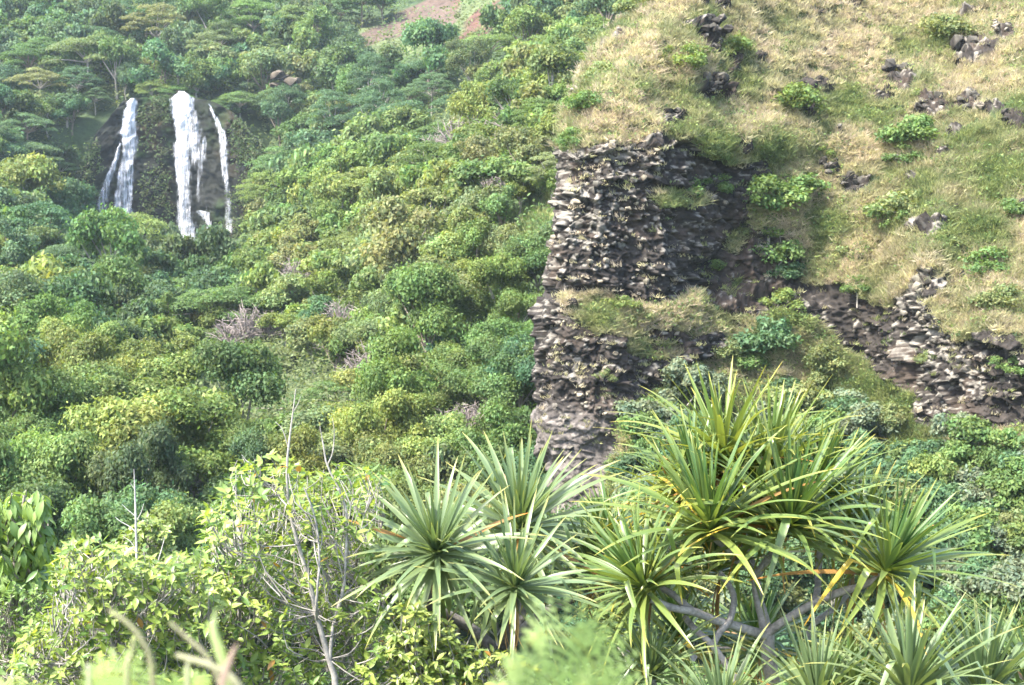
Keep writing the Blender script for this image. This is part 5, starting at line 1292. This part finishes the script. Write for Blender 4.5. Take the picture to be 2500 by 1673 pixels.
for pts, r0, c in [([(395, 2200, 1.7), (375, 1673, 1.7), (350, 1570, 1.7), (310, 1520, 1.7), (265, 1490, 1.7)], .0042, (.30, .28, .17)), ([(560, 1720, 1.7), (510, 1610, 1.7), (460, 1560, 1.7), (415, 1520, 1.7)], .0036, (.33, .30, .2)),
                   ([(300, 2200, 1.75), (310, 1673, 1.75), (322, 1600, 1.75), (328, 1555, 1.75)], .0042, (.33, .33, .2)), ([(600, 1700, 1.65), (560, 1650, 1.65), (500, 1620, 1.65), (430, 1600, 1.65)], .0052, (.36, .34, .22)), ([(455, 2200, 1.7), (458, 1700, 1.7), (460, 1610, 1.7)], .0045, (.37, .36, .25)), ([(215, 2200, 1.75), (218, 1680, 1.75), (210, 1625, 1.75)], .004, (.36, .36, .25))]:
    o = limb('stalk', [(*q, r0 * (1 - .5 * i / len(pts))) for i, q in enumerate(pts)], gs, M_FERN, c, 6, 10)
for pts, wd, c in [([(560, 1680, 1.65), (530, 1580, 1.65), (520, 1530, 1.65), (528, 1485, 1.65)], .009, (.36, .40, .19)), ([(560, 1690, 1.66), (545, 1600, 1.66), (525, 1550, 1.66), (500, 1515, 1.66)], .007, (.34, .40, .14)), ([(535, 1720, 1.6), (545, 1660, 1.6), (565, 1600, 1.6), (580, 1570, 1.6)], .008, (.36, .24, .20))]:
    w_ = smooth_line([P(*q) for q in pts], 10); V = []
    for i, q in enumerate(w_):
        h = wd * math.sin(math.pi * min(1, .15 + .85 * i / 10)) * .5 + .0004; V += [(q[0] - h, q[1], q[2]), (q[0], q[1] - h * .5, q[2]), (q[0] + h, q[1], q[2])]
    F = [(i * 3 + k, i * 3 + k + 1, i * 3 + 4 + k, i * 3 + 3 + k) for i in range(10) for k in (0, 1)]
    o = add('blade', mesh_np('blade', np.array(V), np.array(F), [M_FERN], np.tile(c, (len(V), 1)), smooth=True), gs); o.matrix_parent_inverse = Matrix.Translation(-root)
# low cover on the overlook's own bank
m = 9000
X_ = rg.uniform(-1, 1, m); Y_ = rg.uniform(4, 88, m); X_ = X_ * (3 + .42 * Y_); Z_ = ground(X_, Y_); reps = 8
C_ = np.repeat(np.stack([X_, Y_, Z_], -1), reps, 0) + rg.normal(size=(m * reps, 3)) * np.array([.4, .4, .25]) + np.array([0, 0, .3])
v, f_ = leaf_faces(C_, unit(rg.normal(size=(m * reps, 3)) * .6 + np.array([0, 0, 1])), np.repeat(np.interp(Y_, [4, 88], [.05, .25]), reps) * rg.uniform(.7, 1.3, m * reps), rg)
add('bank_cover', mesh_np('bank_cover', v, f_, [M_LEAF], np.repeat(C_MID[None] * rg.uniform(.6, 1.5, (m * reps, 1)), 4, 0)), kind='stuff', label='low leafy cover on the bank below the overlook', category='undergrowth')
# ------------------------------------------------------------------ haze: the valley's moist air
hm, t = mat('haze'); pv = N(t, 'ShaderNodeVolumePrincipled'); pv.inputs['Color'].default_value = (.78, .90, 1.0, 1); pv.inputs['Density'].default_value = HAZE_DENSITY; pv.inputs['Anisotropy'].default_value = .2
ov = N(t, 'ShaderNodeOutputMaterial'); t.links.new(pv.outputs[0], ov.inputs['Volume'])
zmin, zmax = float(GZ.min()) - 4, max(float(gp[:, 2].max()), float(HPd[:, 2].max())) + 18
hx, hy0, hy1 = 420, -30, 680
hv = np.array([[x, y, z] for z in (zmin, zmax) for y in (hy0, hy1) for x in (-hx, hx)], float)
hfc = np.array([[0, 2, 3, 1], [4, 5, 7, 6], [0, 1, 5, 4], [2, 6, 7, 3], [0, 4, 6, 2], [1, 3, 7, 5]])
add('haze', mesh_np('haze', hv, hfc, [hm]), kind='stuff')
